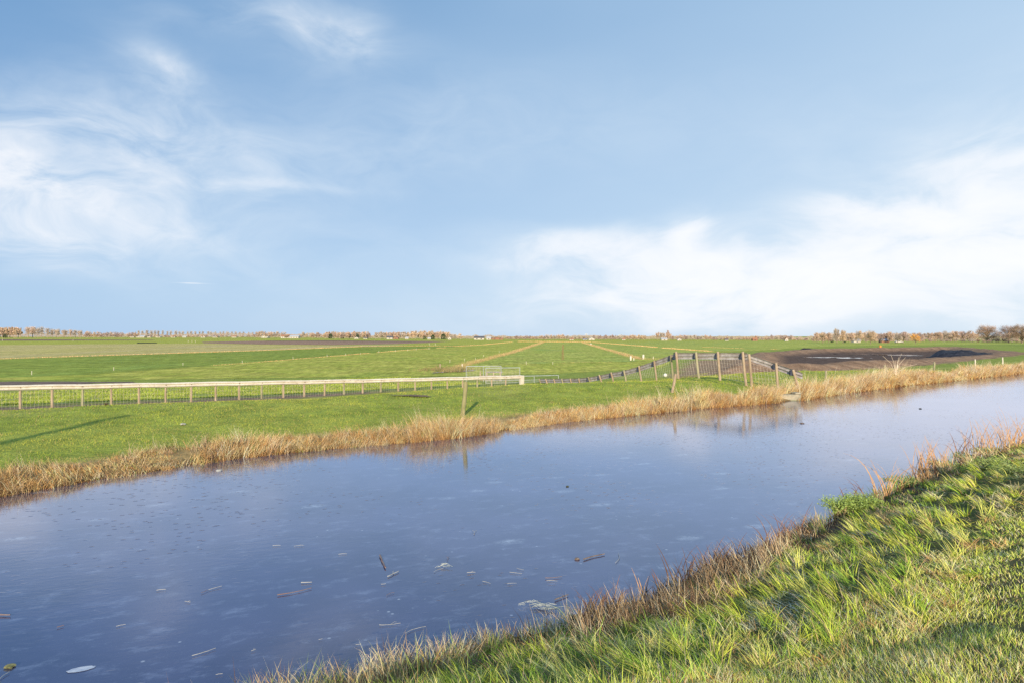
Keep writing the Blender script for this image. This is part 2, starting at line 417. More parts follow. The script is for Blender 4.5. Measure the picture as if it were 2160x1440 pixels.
# ------------------------------------------------------------------ blades
def blades(P, L, W, az, th0, th1, col, seg=3, wjit=.6):
    N = len(P); lv = [P.copy()]; p = P.copy()
    for k in range(seg):
        th = th0 + (th1 - th0) * (k + .5) / seg
        p = p + (L / seg)[:, None] * np.stack([np.sin(th) * np.cos(az), np.sin(th) * np.sin(az), np.cos(th)], -1)
        lv.append(p)
    wa = rng.normal(0, wjit, N)
    wd = np.stack([np.cos(wa), np.sin(wa), 0 * wa], -1)
    V = np.empty((N, 2 * seg + 1, 3), np.float32); Cc = np.empty((N, 2 * seg + 1, 3), np.float32)
    for k in range(seg):
        w = W * (1 - (k / seg) ** 1.6) * .5
        V[:, 2 * k] = lv[k] - wd * w[:, None]; V[:, 2 * k + 1] = lv[k] + wd * w[:, None]
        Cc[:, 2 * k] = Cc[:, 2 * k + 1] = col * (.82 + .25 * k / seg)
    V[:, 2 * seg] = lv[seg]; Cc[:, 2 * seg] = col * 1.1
    b = (np.arange(N) * (2 * seg + 1))[:, None]
    qs = [b + np.array([[2 * k, 2 * k + 1, 2 * k + 3, 2 * k + 2]]) for k in range(seg - 1)]
    tr = b + np.array([[2 * seg - 2, 2 * seg - 1, 2 * seg]])
    return V.reshape(-1, 3), (np.concatenate(qs) if qs else np.zeros((0, 4), int)), tr, Cc.reshape(-1, 3)
def blade_obj(name, parts, mat, label, cat, kind='stuff'):
    Vs = []; Qs = []; Ts = []; Cs = []; off = 0
    for V, Qd, T, Cc in parts:
        Vs.append(V); Qs.append(Qd + off); Ts.append(T + off); Cs.append(Cc); off += len(V)
    me = mesh_np(name, np.concatenate(Vs), [np.concatenate(Qs), np.concatenate(Ts)], mat, np.concatenate(Cs))
    o = link(name, me); tag(o, label, cat, kind=kind); return o
def inview(x, y, m=1.06, lo=1.2): return (y > lo) & (np.abs(x) < y * .75 * m + .4)
def polar(n, r0, r1, p, a0=-40, a1=41):
    """random points around the viewpoint; density falls with distance^p"""
    u = rng.random(n); e = 2 - p
    r = (r0 ** e + u * (r1 ** e - r0 ** e)) ** (1 / e)
    a = np.radians(rng.uniform(a0, a1, n)); return r * np.sin(a), r * np.cos(a), r
def pick(cols, idx): return np.array(cols)[idx]

GREENS = [(.32, .48, .06), (.46, .58, .08), (.20, .36, .05), (.60, .64, .13), (.72, .68, .20)]
STRAW = [(.72, .52, .24), (.80, .62, .34), (.62, .38, .16), (.85, .70, .44)]
BROWN = [(.28, .17, .10), (.40, .27, .15), (.52, .38, .21), (.18, .10, .06), (.60, .46, .28)]
FROST = [(.52, .60, .50), (.46, .56, .42)]

# --- near lawn (short mown turf)
n = 460000
x, y, r = polar(n, 2.6, 24, 1.55); dn = dnear(x, y)
m = inview(x, y) & (dn > 2.65 + .3 * vnoise(x, y, 1.2, 21)); x, y, r = x[m], y[m], r[m]
pn = vnoise(x, y, 1.1, 22); pn2 = vnoise(x, y, 4.0, 23)
N = len(x); th = rng.random(N)
keep = rng.random(N) > sstep(.15, .6, pn2 - .25 * pn) * .8; x, y, r, pn, pn2, th = [a[keep] for a in (x, y, r, pn, pn2, th)]; N = len(x)
ci = np.where(th < .52, rng.integers(0, 3, N), np.where(th < .86, 3 + rng.integers(0, 2, N), 0)); col = pick([(.50, .60, .08), (.64, .70, .11), (.34, .48, .06), (.76, .76, .18), (.84, .80, .30)], ci)
st = rng.random(N) < np.clip(.20 + .5 * sstep(.0, .7, pn), 0, .65); col[st] = pick(STRAW, rng.integers(0, 4, st.sum()))
col = np.minimum(col * 1.3 * rng.uniform(.5, 1.5, (N, 1)), .97)
lod = np.clip(r / 4, 1, 3.5)
flow = 1.1 + 1.6 * vnoise(x, y, .7, 24)
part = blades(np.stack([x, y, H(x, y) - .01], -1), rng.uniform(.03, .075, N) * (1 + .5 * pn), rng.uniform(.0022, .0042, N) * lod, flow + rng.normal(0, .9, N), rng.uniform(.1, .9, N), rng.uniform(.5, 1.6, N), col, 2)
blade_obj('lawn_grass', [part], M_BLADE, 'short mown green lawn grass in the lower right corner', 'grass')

# --- rough bank grass: long blades in tufts
def tufts(nc, per, r0, r1, p, dlo, dhi, Lr, Wr, colf, seg, seed, spread=.07, thr=(.1, .7), th1r=(.7, 1.9), cond=None, lodk=5., nz=.3, azs=.75, vr=(.35, 1.6)):
    x, y, r = polar(nc, r0, r1, p); d = dnear(x, y) + .25 * vnoise(x, y, 1.3, seed)
    m = inview(x, y, 1.1) & (d > dlo) & (d < dhi)
    if cond is not None: m &= cond(x, y)
    x, y, r = x[m], y[m], r[m]; n = len(x)
    base_az = 2.2 + 1.9 * vnoise(x, y, .8, seed + 1) + rng.normal(0, .5, n)
    cl = colf(x, y, n)
    sz = rng.uniform(.7, 1.25, n) * np.clip(1 + nz * vnoise(x, y, .9, seed + 2), .35, 2)
    k = np.repeat(np.arange(n), per); N = len(k)
    px = x[k] + rng.normal(0, spread, N); py = y[k] + rng.normal(0, spread, N)
    lod = np.clip(r[k] / lodk, 1, 4)
    col = np.minimum(cl[k] * 1.1 * rng.uniform(*vr, (N, 1)), .95)
    jit = rng.random(N) < .12; col[jit] = pick(STRAW, rng.integers(0, 4, jit.sum())) * .9
    return blades(np.stack([px, py, H(px, py) - .02], -1), rng.uniform(*Lr, N) * sz[k], rng.uniform(*Wr, N) * lod, base_az[k] + rng.normal(0, azs, N),
                  rng.uniform(*thr, N), rng.uniform(*th1r, N), col, seg)
def col_rough(x, y, n):
    t = rng.random(n); f = vnoise(x, y, .8, 41); ci = rng.integers(0, 5, n); c = pick(GREENS, ci)
    s = rng.random(n) < .24 + .55 * sstep(.05, .6, f); c[s] = pick(STRAW, rng.integers(0, 3, s.sum()))
    q = rng.random(n) < .05 + .2 * sstep(.3, .7, vnoise(x, y, 1.7, 44)); c[q] = pick(FROST, rng.integers(0, 2, q.sum()))
    return c
def col_low(x, y, n):
    c = pick(GREENS, rng.integers(0, 3, n)) * .9; s = rng.random(n) < .38; c[s] = pick(BROWN, rng.integers(0, 5, s.sum())); return c
LG = [(.48, .60, .07), (.66, .72, .10), (.30, .46, .06), (.80, .79, .18), (.90, .82, .32)]
def col_tuft(x, y, n):
    c = pick(LG, np.minimum(rng.integers(0, 6, n), 4)); f = vnoise(x, y, 1.0, 41); d = dnear(x, y)
    s = rng.random(n) < .18 + .5 * sstep(.0, .6, f); c[s] = pick(STRAW, rng.integers(0, 4, s.sum()))
    b = rng.random(n) < .8 * np.exp(-((d - 2.85 - .25 * vnoise(x, y, .7, 46)) / .3) ** 2); c[b] = pick([(.86, .56, .26), (.82, .46, .17), (.88, .68, .38), (.70, .36, .12)], rng.integers(0, 4, b.sum()))
    return c
# matted undergrowth, partly frosted, lying flat
def col_mat(x, y, n):
    c = pick([(.16, .26, .05), (.22, .32, .06), (.12, .18, .05), (.30, .24, .12)], rng.integers(0, 4, n)); f = vnoise(x, y, 1.9, 44)
    q = rng.random(n) < .8 * sstep(.15, .55, f); c[q] = pick([(.62, .68, .62), (.52, .60, .50), (.45, .50, .44)], rng.integers(0, 3, q.sum())); return c
p0 = tufts(7500, 16, 2.8, 26, 1.35, 1.0, 3.2, (.10, .24), (.003, .006), col_mat, 3, 28, spread=.08, thr=(1.0, 1.4), th1r=(1.4, 1.9), vr=(.5, 1.3))
p1 = tufts(3600, 52, 2.8, 26, 1.35, 1.1, 3.15, (.08, .22), (.003, .0065), col_tuft, 4, 31, spread=.035, thr=(.2, 1.2), th1r=(1.1, 2.4), azs=1.9, nz=.5)
p2 = tufts(2600, 26, 3.0, 26, 1.35, 1.1, 3.0, (.11, .24), (.004, .007), lambda x, y, n: pick(LG, rng.integers(0, 4, n)), 4, 35, spread=.03, thr=(.2, .9), th1r=(.9, 1.9), azs=.6, nz=.5)
p3 = tufts(5200, 24, 3.0, 30, 1.3, .45, 1.5, (.07, .17), (.004, .006), col_low, 3, 38, azs=1.6)
p4 = tufts(5200, 20, 2.8, 26, 1.35, 2.5, 3.35, (.04, .12), (.003, .005), lambda x, y, n: pick([(.86, .60, .30), (.82, .50, .20), (.88, .72, .42), (.6, .62, .15)], rng.integers(0, 4, n)), 3, 42, spread=.06, thr=(.4, 1.3), th1r=(1.0, 2.1), azs=1.8, cond=lambda x, y: vnoise(x, y, 1.3, 47) > -.15)
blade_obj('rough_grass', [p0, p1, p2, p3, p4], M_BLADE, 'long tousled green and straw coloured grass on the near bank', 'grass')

# --- brown sedge along the near waterline
def col_sedge(x, y, n):
    px = CX + F * x / y; mid = sstep(1180, 1260, px) * (1 - sstep(1640, 1760, px))
    c = pick([(.30, .20, .12), (.20, .12, .07), (.60, .45, .27), (.14, .08, .05), (.50, .33, .18), (.76, .60, .40)], rng.integers(0, 6, n))
    g = rng.random(n) < (1 - mid) * .5; c[g] = pick([(.24, .36, .07), (.36, .44, .10), (.3, .32, .12)], rng.integers(0, 3, g.sum()))
    left = (px < 1180) & (rng.random(n) < .4); c[left] = pick(STRAW, rng.integers(0, 4, left.sum()))
    right = (px > 1930) & (rng.random(n) < .6); c[right] = pick([(.74, .50, .26), (.60, .36, .17), (.82, .62, .36)], rng.integers(0, 3, right.sum()))
    return c
def sedge_belt(x, y):
    px = CX + F * x / y; w_ = np.interp(px, [500, 900, 1200, 1260, 1600, 1720, 1780, 1920, 1960, 2200], [.7, .7, .6, 1.35, 1.35, .7, .3, .35, .5, .6]); return dnear(x, y) < w_
p1 = tufts(15000, 18, 4, 40, 1.25, -.04, 1.4, (.13, .34), (.0035, .007), col_sedge, 3, 51, spread=.05, thr=(.0, .5), th1r=(.3, 2.0), nz=.7, cond=sedge_belt, azs=1.5, vr=(.3, 1.5))
p2 = tufts(1300, 6, 4, 40, 1.2, -.05, .5, (.26, .46), (.005, .009), lambda x, y, n: pick([(.16, .09, .06), (.10, .06, .045), (.3, .17, .1)], rng.integers(0, 3, n)), 4, 55, spread=.04, thr=(.0, .35), th1r=(.3, 2.1), cond=lambda x, y: sedge_belt(x, y) & (vnoise(x, y, 1.1, 58) > -.05))
blade_obj('bank_sedge', [p1, p2], M_REED, 'withered brown sedge along the near waterline', 'sedge')

# --- far dike turf
n = 420000
x, y, r = polar(n, 13, 64, 1.55, -41, 41); df = dfar(x, y); s = along(x, y)
w = ip(s, KS, [11, 11, 8, 8, 6.5, 5.2, 7, 9, 12, 12])
q = (x - FL0[0]) * -.607 + (y - FL0[1]) * .795
sd = poly_sd(x, y, BASIN)
m = inview(x, y, 1.05) & (df > .9) & (df < w + 14) & ((q < -.75) | (q > 1.5)) & (sd < -2.8)
gcol = ground_color(x, y); m &= ~((gcol[:, 1] < .16) & (gcol[:, 0] > gcol[:, 1]))
x, y, r, df, w = x[m], y[m], r[m], df[m], w[m]; N = len(x)
f1 = vnoise(x, y, .35, 61); f2 = vnoise(x, y, 1.7, 62)
col = np.array([.33, .42, .05]) + (sstep(-.4, .7, f1)[:, None]) * np.array([.20, .10, .045])
col = col * (1 + .25 * f2[:, None]) * rng.uniform(.5, 1.45, (N, 1))
dry = rng.random(N) < np.clip(.07 + .3 * sstep(.1, .8, vnoise(x, y, .9, 63)) * (1 - sstep(1.5, 7, df)) + .35 * (1 - sstep(1.0, 2.4, df)), 0, .6)
col[dry] = np.array([.75, .50, .25]) * rng.uniform(.7, 1.2, (dry.sum(), 1))
part = blades(np.stack([x, y, H(x, y) - .01], -1), rng.uniform(.035, .085, N) * (1 + .5 * f2), rng.uniform(.006, .012, N) * np.clip(r / 24, .7, 2), rng.uniform(0, 6.28, N), rng.uniform(.1, .7, N), rng.uniform(.4, 1.2, N), col, 1)
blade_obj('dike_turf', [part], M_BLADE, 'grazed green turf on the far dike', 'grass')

# --- lumpy weeds on the verge behind the white railing
n = 60000; k_ = rng.uniform(-22, 30, n); q_ = 2.4 + rng.random(n) ** 1.3 * 13
x = FL0[0] + .795 * k_ - .607 * q_; y = FL0[1] + .607 * k_ + .795 * q_; m = inview(x, y, 1.1) & (vnoise(x, y, .9, 64) > -.35); x, y = x[m], y[m]; N = len(x)
lum = 1 + .45 * vnoise(x, y, 1.3, 65)[:, None]
col = np.minimum(np.array([.42, .50, .07]) * lum * rng.uniform(.5, 1.4, (N, 1)), .9); dry = rng.random(N) < .1; col[dry] = np.array([.7, .55, .3])
blade_obj('verge_weeds', [blades(np.stack([x, y, H(x, y) - .01], -1), rng.uniform(.08, .2, N) * (1 + .5 * vnoise(x, y, 1.1, 66)), rng.uniform(.018, .035, N), rng.uniform(0, 6.28, N), rng.uniform(.1, .7, N), rng.uniform(.5, 1.5, N), col, 1)], M_BLADE, 'lumpy bright green weeds on the verge behind the white railing', 'weeds')

# --- straw reeds along the far waterline
L = np.concatenate([[0], np.cumsum(np.linalg.norm(np.diff(FE, axis=0), axis=1))])
s0 = L[2] - 2.0; s1 = L[-2]
def far_reeds(nc, per, hscale, dmax, seed, colset, th1=(.7, 2.5), seg=3, wr=(.008, .015), sel=None, dmin=-.15):
    u = rng.uniform(0, 1, nc) ** 1.0; q = s0 + u * (s1 - s0)
    bx = np.interp(q, L, FE[:, 0]); by = np.interp(q, L, FE[:, 1])
    d = dmin + rng.random(nc) ** 1.2 * (dmax - dmin)
    x = bx - .68 * d; y = by + .73 * d; px = CX + F * x / y
    tall = np.interp(px, [-100, 0, 300, 480, 600, 800, 850, 870, 1040, 1065, 1100, 1180, 1230, 1320, 1500, 1640, 1700, 1890, 1980, 2160],
                     [.30, .30, .26, .24, .38, .42, .30, .46, .46, .20, .30, .22, .32, .46, .50, .64, .56, .66, .54, .52])
    clump = np.clip(1 + .8 * vnoise(x, y, .6, 771) + .45 * vnoise(x, y, 1.7, 772), .22, 1.8)
    gap = np.exp(-((px - 856) / 9) ** 2) + np.exp(-((px - 1062) / 9) ** 2) + .7 * np.exp(-((px - 400) / 30) ** 2) + 1.5 * np.exp(-((px - 1666) / 23) ** 2) * (d < .5)
    gap = gap + .75 * sstep(.25, .6, vnoise(x, y, .9, 773)); keepp = (rng.random(nc) > gap) & (px < 2300)
    wmax = np.interp(px, [0, 250, 500, 1100, 1250, 1700, 1900, 2160], [1.5, 1.4, 1.2, .9, 1.0, 1.5, 1.9, 2.2]) * (.75 + .4 * vnoise(x, y, .7, seed + 4))
    keepp &= d < wmax
    if sel is not None: keepp &= sel(px, d)
    x, y, tall, clump, d = [a[keepp] for a in (x, y, tall, clump, d)]; n = len(x)
    az = 5.0 + 2.4 * vnoise(x, y, .8, seed + 2) + rng.normal(0, .8, n)
    cc = pick(colset, rng.integers(0, len(colset), n)) * (1 + .3 * vnoise(x, y, 1.1, seed + 3))[:, None]
    k = np.repeat(np.arange(n), per); N = len(k)
    X = x[k] + rng.normal(0, .07, N); Y = y[k] + rng.normal(0, .07, N)
    LL = tall[k] * clump[k] * rng.uniform(.55, 1.25, N) * hscale
    return blades(np.stack([X, Y, np.maximum(H(X, Y), -.02) - .02], -1), LL, rng.uniform(*wr, N) * np.clip(np.hypot(X, Y) / 26, .75, 2.2), az[k] + rng.normal(0, .6, N),
                  rng.uniform(0, .4, N), rng.uniform(*th1, N), np.minimum(cc[k] * rng.uniform(.5, 1.4, (N, 1)), .96), seg)
RC = [(.92, .61, .28), (.96, .73, .40), (.90, .52, .20), (.94, .65, .32), (.70, .41, .18)]
RC2 = [(.95, .78, .52), (.85, .62, .40), (.62, .45, .32)]
p1 = far_reeds(9000, 14, 1.0, 2.0, 71, RC)
p2 = far_reeds(3000, 6, 1.25, 1.8, 75, RC2, th1=(.2, 1.4), wr=(.007, .011))
p3 = far_reeds(1400, 7, .75, 1.5, 79, [(.35, .50, .1), (.48, .55, .15), (.55, .45, .18)], sel=lambda px, d: (px < 900))
p4 = far_reeds(2600, 10, .9, 1.3, 83, [(.10, .065, .045), (.2, .12, .07), (.3, .17, .1)], sel=lambda px, d: (px < 520))
p5 = far_reeds(5000, 8, .38, .25, 87, [(.48, .25, .09), (.38, .19, .07), (.55, .32, .13)], th1=(1.0, 2.4))
blade_obj('far_bank_reeds', [p1, p2, p3, p4, p5], M_REED, 'dry straw coloured reeds fringing the far waterline', 'reeds')

# --- dry edges of the polder ditches
def ditch(pts, wid, h, per_m, name, label, wmul=1.0, col=RC, skip=0.0):
    P = np.array([G(a, b, FZ)[:2] for a, b in pts]); Ls = np.concatenate([[0], np.cumsum(np.linalg.norm(np.diff(P, axis=0), axis=1))])
    n = int(Ls[-1] * per_m); q = rng.uniform(0, Ls[-1], n)
    # more samples near, fewer but larger far away
    x = np.interp(q, Ls, P[:, 0]); y = np.interp(q, Ls, P[:, 1])
    if skip: k = vnoise(x, y, .07, 90) > -1 + 2 * skip; x, y = x[k], y[k]; n = len(x)
    d = rng.normal(0, wid / 2.4, n); tx = P[-1] - P[0]; tx = tx / np.linalg.norm(tx)
    x = x - tx[1] * d; y = y + tx[0] * d; r = np.hypot(x, y)
    LL = h * rng.uniform(.5, 1.2, n) * (1 + .4 * vnoise(x, y, .15, 91))
    c = pick(col, rng.integers(0, len(col), n)) * rng.uniform(.75, 1.2, (n, 1))
    part = blades(np.stack([x, y, np.full(n, FZ)], -1), LL, .012 * wmul * np.clip(r / 55, 1, 14), rng.uniform(0, 6.28, n), rng.uniform(.1, .6, n), rng.uniform(.4, 1.4, n), c, 2)
    return part
mats = []
p1 = ditch([(948, 785), (985, 769), (1030, 757), (1080, 744), (1145, 722.5)], 1.0, .55, 60, '', '', .6, [(.85,.58,.3),(.7,.45,.24),(.45,.32,.18),(.35,.4,.12)])
blade_obj('ditch_edge_straw', [p1], M_REED, 'dry reeds along the ditch left of the middle meadow', 'reeds')
p1 = ditch([(1402, 758.5), (1350, 757.5), (1310, 746), (1270, 734.5), (1230, 723)], 1.0, .5, 60, '', '', .6, [(.85,.58,.3),(.7,.45,.24),(.45,.32,.18),(.35,.4,.12)])
blade_obj('ditch_edge_straw', [p1], M_REED, 'dry reeds along the ditch right of the middle meadow', 'reeds')
pl = []
pl.append(ditch([(-200, 764.5), (0, 757), (270, 748), (540, 739.5), (760, 731), (880, 729.5)], .8, .22, 21, '', '', 1.92))
pl.append(ditch([(200, 789), (400, 774), (540, 764), (700, 751), (860, 737.8), (940, 733)], .45, .14, 24, '', '', 1.6, skip=.3))
pl.append(ditch([(1095, 720.6), (1170, 721), (1245, 721.6)], 3.5, .6, 24, '', '', 2.4000000000000004))
pl.append(ditch([(880, 729.5), (960, 730.5), (1020, 727), (1080, 721.5)], .9, .25, 18, '', '', 1.92))
pl.append(ditch([(1250, 721.8), (1330, 728), (1400, 734), (1500, 741)], .9, .3, 18, '', '', 1.92, skip=.35))
pl.append(ditch([(1480, 732), (1560, 734.5), (1640, 737)], .7, .2, 12, '', '', 1.92, skip=.45))
pl.append(ditch([(1080, 768), (1180, 765), (1290, 763)], .5, .12, 18, '', '', 1.6, skip=.45))
pl.append(ditch([(1187, 759), (1187, 745), (1187.5, 727)], .3, .18, 9, '', '', .9, col=[(.3, .2, .1), (.4, .3, .15)], skip=.2))
blade_obj('field_edge_straw', pl, M_REED, 'thin pale straw lines along the field borders', 'grass')
# green tussocks where the ditch begins
nn = 1500; cxy = G(958, 783, FZ); x = cxy[0] + rng.normal(-1.0, 1.5, nn); y = cxy[1] + rng.normal(3, 2.2, nn)
c = pick([(.2, .26, .08), (.5, .36, .18), (.3, .22, .12)], rng.integers(0, 3, nn))
blade_obj('ditch_tussock', [blades(np.stack([x, y, np.full(nn, FZ)], -1), rng.uniform(.2, .6, nn), np.full(nn, .03), rng.uniform(0, 6.28, nn), rng.uniform(.1, .5, nn), rng.uniform(.5, 1.4, nn), c, 2)], M_REED, 'rank grass and brambles at the open end of the ditch', 'grass')

# ------------------------------------------------------------------ puddles
def make_puddle():
    m, t, bs = newmat('standing_water'); bs.inputs['Base Color'].default_value = (.06, .06, .075, 1)
    bs.inputs['Roughness'].default_value = .06; bs.inputs['IOR'].default_value = 1.33
    t.l(t.bump(t.noise(obj_co(t), 2.0, 3), .08, .02), bs.inputs['Normal']); return m
M_WATER = make_puddle()
def puddle(cx, cy, rx, ry, z, seed, label, rot=0.0):
    mb = MB(); n = 48; r_ = random.Random(seed); ph = [r_.uniform(0, 6.28) for _ in range(5)]; vs = []
    for k in range(n):
        a = 2 * math.pi * k / n
        f = 1 + .22 * math.sin(2 * a + ph[0]) + .18 * math.sin(3 * a + ph[1]) + .12 * math.sin(5 * a + ph[2]) + .1 * math.sin(9 * a + ph[3]) + .06 * math.sin(15 * a + ph[4])
        u, v = math.cos(a) * rx * f, math.sin(a) * ry * f
        vs.append((cx + u * math.cos(rot) - v * math.sin(rot), cy + u * math.sin(rot) + v * math.cos(rot), z))
    mb.add(vs, [tuple(range(n))]); o = mb.build('puddle', M_WATER); tag(o, label, 'puddle', kind='structure'); return o
BZ = -.385
for i, (px0, px1, v0, v1, lab) in enumerate([(1800, 1990, 736, 740, 'long bright puddle along the back of the mud basin'), (1775, 1850, 743.5, 747.5, 'bright puddle in the middle of the mud basin'),
        (1858, 1935, 746.5, 749.5, 'narrow puddle right of the middle of the mud basin'), (1770, 1822, 753, 755.5, 'small puddle near the front of the mud basin'), (1700, 1760, 752, 754, 'shallow puddle in the left of the mud basin'),
        (1985, 2010, 737, 739, 'small puddle beside the black heap')]):
    a = G((px0 + px1) / 2, (v0 + v1) / 2, BZ); wpx = (px1 - px0) / 2 / F * a[1]; dpt = (G(0, v0, BZ)[1] - G(0, v1, BZ)[1]) / 2
    puddle(a[0], a[1], wpx, dpt, BZ, i, lab)
a = G(962, 784, FZ); puddle(a[0] - .2, a[1] + 1.0, 1.1, 3.2, FZ + .05, 31, 'blue water at the open end of the ditch', -.45)
mp = G(75, 802, -.6); mbp = MB()
M_MUD = noisy_mat('wet_mud', (.14, .09, .065), (.24, .16, .11), 1.2, .75, .6, 8)
def ground_patch(name, cx, cy, rx, ry, mat, label, cat, lift=.012, seed=0, n=40, kind='structure'):
    r_ = random.Random(seed); ph = [r_.uniform(0, 6.28) for _ in range(4)]; V = [(cx, cy)]; rings = 5
    fs = []
    for j in range(1, rings + 1):
        for k in range(n):
            a_ = 2 * math.pi * k / n; f = 1 + .15 * math.sin(3 * a_ + ph[0]) + .12 * math.sin(5 * a_ + ph[1]) + .1 * math.sin(11 * a_ + ph[2])
            V.append((cx + rx * f * j / rings * math.cos(a_), cy + ry * f * j / rings * math.sin(a_)))
    for k in range(n): fs.append((0, 1 + k, 1 + (k + 1) % n))
    for j in range(rings - 1):
        for k in range(n):
            b = 1 + j * n; fs.append((b + k, b + n + k, b + n + (k + 1) % n, b + (k + 1) % n))
    A = np.array(V); z = H(A[:, 0], A[:, 1]) + lift
    me = bpy.data.meshes.new(name); me.from_pydata([(float(p[0]), float(p[1]), float(q_)) for p, q_ in zip(A, z)], [], fs); me.materials.append(mat)
    return tag(link(name, me), label, cat, kind=kind)
ground_patch('muddy_patch', mp[0] - 1, mp[1], 8, 2.0, M_MUD, 'wide muddy patch behind the white railing on the left', 'mud', .015, 2)
a = G(872, 833.5, .58); ground_patch('bare_soil', a[0], a[1] - .3, .75, .22, noisy_mat('dark_soil', (.16, .11, .07), (.24, .18, .10), 5, .9, .6, 20), 'dark bare soil patch on the dike crest', 'soil', .05, 5)

# black heaps at the basin
def heap(px, v, Y, rx, ry, h, seed, label, rot=0.0):
    c = Q(px, v, Y); nn_ = 64; mm = 22; V = []; fs = []; z0 = float(H(c[0], c[1])) - .1
    for j in range(mm + 1):
        for k in range(nn_):
            a_ = 2 * math.pi * k / nn_; rr = j / mm; u, w_ = rr * math.cos(a_), rr * math.sin(a_)
            X = c[0] + u * rx * math.cos(rot) - w_ * ry * math.sin(rot); Yy = c[1] + u * rx * math.sin(rot) + w_ * ry * math.cos(rot)
            nz = float(vnoise(np.array(X), np.array(Yy), .35, seed)) * .3 + float(vnoise(np.array(X), np.array(Yy), 1.3, seed + 1)) * .12
            V.append((X, Yy, z0 + h * (1 - rr ** 3.2) * (1 + 1.6 * nz) * (1 - .55 * u)))
    for j in range(mm):
        for k in range(nn_): fs.append((j * nn_ + k, (j + 1) * nn_ + k, (j + 1) * nn_ + (k + 1) % nn_, j * nn_ + (k + 1) % nn_))
    me = bpy.data.meshes.new('peat_heap'); me.from_pydata(V, [], fs); me.polygons.foreach_set('use_smooth', [True] * len(me.polygons))
    me.materials.append(M_HEAP); tag(link('peat_heap', me), label, 'heap')
M_HEAP = noisy_mat('black_peat', (.010, .012, .022), (.03, .032, .045), .8, .7, 1.0, 2.5, c3=(.06, .06, .08))
heap(2048, 745, 108, 7.0, 4.4, 1.15, 3, 'long black heap of peat at the right end of the mud basin', .25)
heap(1712, 735, 146, 3.4, 2.0, .9, 9, 'small black heap on the far left rim of the mud basin', 0)

# ------------------------------------------------------------------ fences
M_RAILW = noisy_mat('weathered_white_rail', (.80, .73, .62), (.68, .60, .49), 2.5, .55, .2, 30, c3=(.55, .46, .36))
M_RAILG = noisy_mat('dirty_galvanised_rail', (.52, .49, .47), (.36, .32, .30), 3, .55, .2, 30, metal=.1, c3=(.24, .19, .16))
M_POST = noisy_mat('weathered_post_wood', (.48, .37, .26), (.34, .25, .17), 4, .85, .5, 60, stretch=(1, 1, .25), c3=(.56, .46, .34))
M_POSTG = noisy_mat('grey_green_post_wood', (.42, .38, .25), (.28, .25, .15), 4, .85, .5, 60, stretch=(1, 1, .25), c3=(.5, .42, .30))
M_GALV = noisy_mat('galvanised_steel', (.62, .64, .64), (.48, .5, .5), 5, .4, .1, 40, metal=.3)
M_WIRE = noisy_mat('wire', (.80, .72, .62), (.66, .58, .5), 5, .6, 0, 40)
M_BOLT = noisy_mat('rusty_bolt', (.25, .15, .10), (.15, .1, .08), 20, .7, 0)
M_BRACK = noisy_mat('dark_bracket', (.07, .08, .12), (.04, .045, .07), 8, .6, 0)
PROF = [(0, .31), (.012, .305), (.02, .29), (.075, .255), (.082, .235), (.075, .21), (.012, .165), (.008, .155), (.012, .145), (.075, .10), (.082, .075), (.075, .055), (.02, .02), (.012, .005), (0, 0)]
def rail(name, pts, mat, parent, out=(0, -1), hs=1.0, thick=.006, drop=0.0):
    """W-beam swept along pts (top edge); out = side the waves face"""
    V = []; fs = []; m = len(PROF)
    o2 = Vector((out[0], out[1], 0)).normalized()
    for i, p in enumerate(pts):
        p = Vector(p); a = Vector(pts[max(i - 1, 0)]); b = Vector(pts[min(i + 1, len(pts) - 1)]); d = (b - a); d.z = 0; d.normalize()
        nrm = Vector((-d.y, d.x, 0)); 
        if nrm.dot(o2) < 0: nrm = -nrm
        for side in (1, 0):
            for (u, z) in PROF: V.append(p + nrm * (u * 1.0 + thick * side) + Vector((0, 0, (z - .31) * hs)))
    for i in range(len(pts) - 1):
        A = i * 2 * m; B = A + 2 * m
        for k in range(m - 1):
            fs.append((A + k, A + k + 1, B + k + 1, B + k)); fs.append((A + m + k, B + m + k, B + m + k + 1, A + m + k + 1))
        fs.append((A, B, B + m, A + m)); fs.append((A + m - 1, A + 2 * m - 1, B + 2 * m - 1, B + m - 1))
    for E in (0, (len(pts) - 1) * 2 * m):
        for k in range(m - 1): fs.append((E + k, E + m + k, E + m + k + 1, E + k + 1))
    me = bpy.data.meshes.new(name); me.from_pydata([tuple(v) for v in V], [], fs); me.materials.append(mat); me.update()
    return link(name, me, parent)
def post_mesh(base, top, r, mat, parent, name='post', square=False):
    mb = MB(); b = Vector(base); t_ = Vector(top); mid = b.lerp(t_, .5) + Vector((random.uniform(-.01, .01), 0, 0))
    mb.tube([b, mid, t_ - (t_ - b).normalized() * .015, t_], [r * 1.04, r, r * .97, r * .8], 4 if square else 9)
    return mb.build(name, mat, parent, smooth=False)
def wires(pairs, parent, dz=.14, dx=.14, r=.0035, h=1.0):
    """pairs of (base_i, top_i) points of neighbouring posts"""
    mb = MB()
    for (b0, t0), (b1, t1) in pairs:
        b0, t0, b1, t1 = map(Vector, (b0, t0, b1, t1)); L_ = (b1 - b0).length; nv = max(1, int(L_ / dx))
        hh = max((t0 - b0).length, (t1 - b1).length); nh = max(2, int(hh / dz))
        for i in range(nv):
            u = (i + .5) / nv; w_ = random.uniform(-.006, .006)
            a = b0.lerp(b1, u) ; c = t0.lerp(t1, u); mb.tube([a, a.lerp(c, .5) + Vector((w_, w_, 0)), c], r, 3, False)
        for j in range(nh + 1):
            u = j / nh; a = b0.lerp(t0, u); c = b1.lerp(t1, u); mb.tube([a, a.lerp(c, .5) - Vector((0, 0, .008)), c], r, 3, False)
    return mb.build('wire_mesh', M_WIRE, parent)

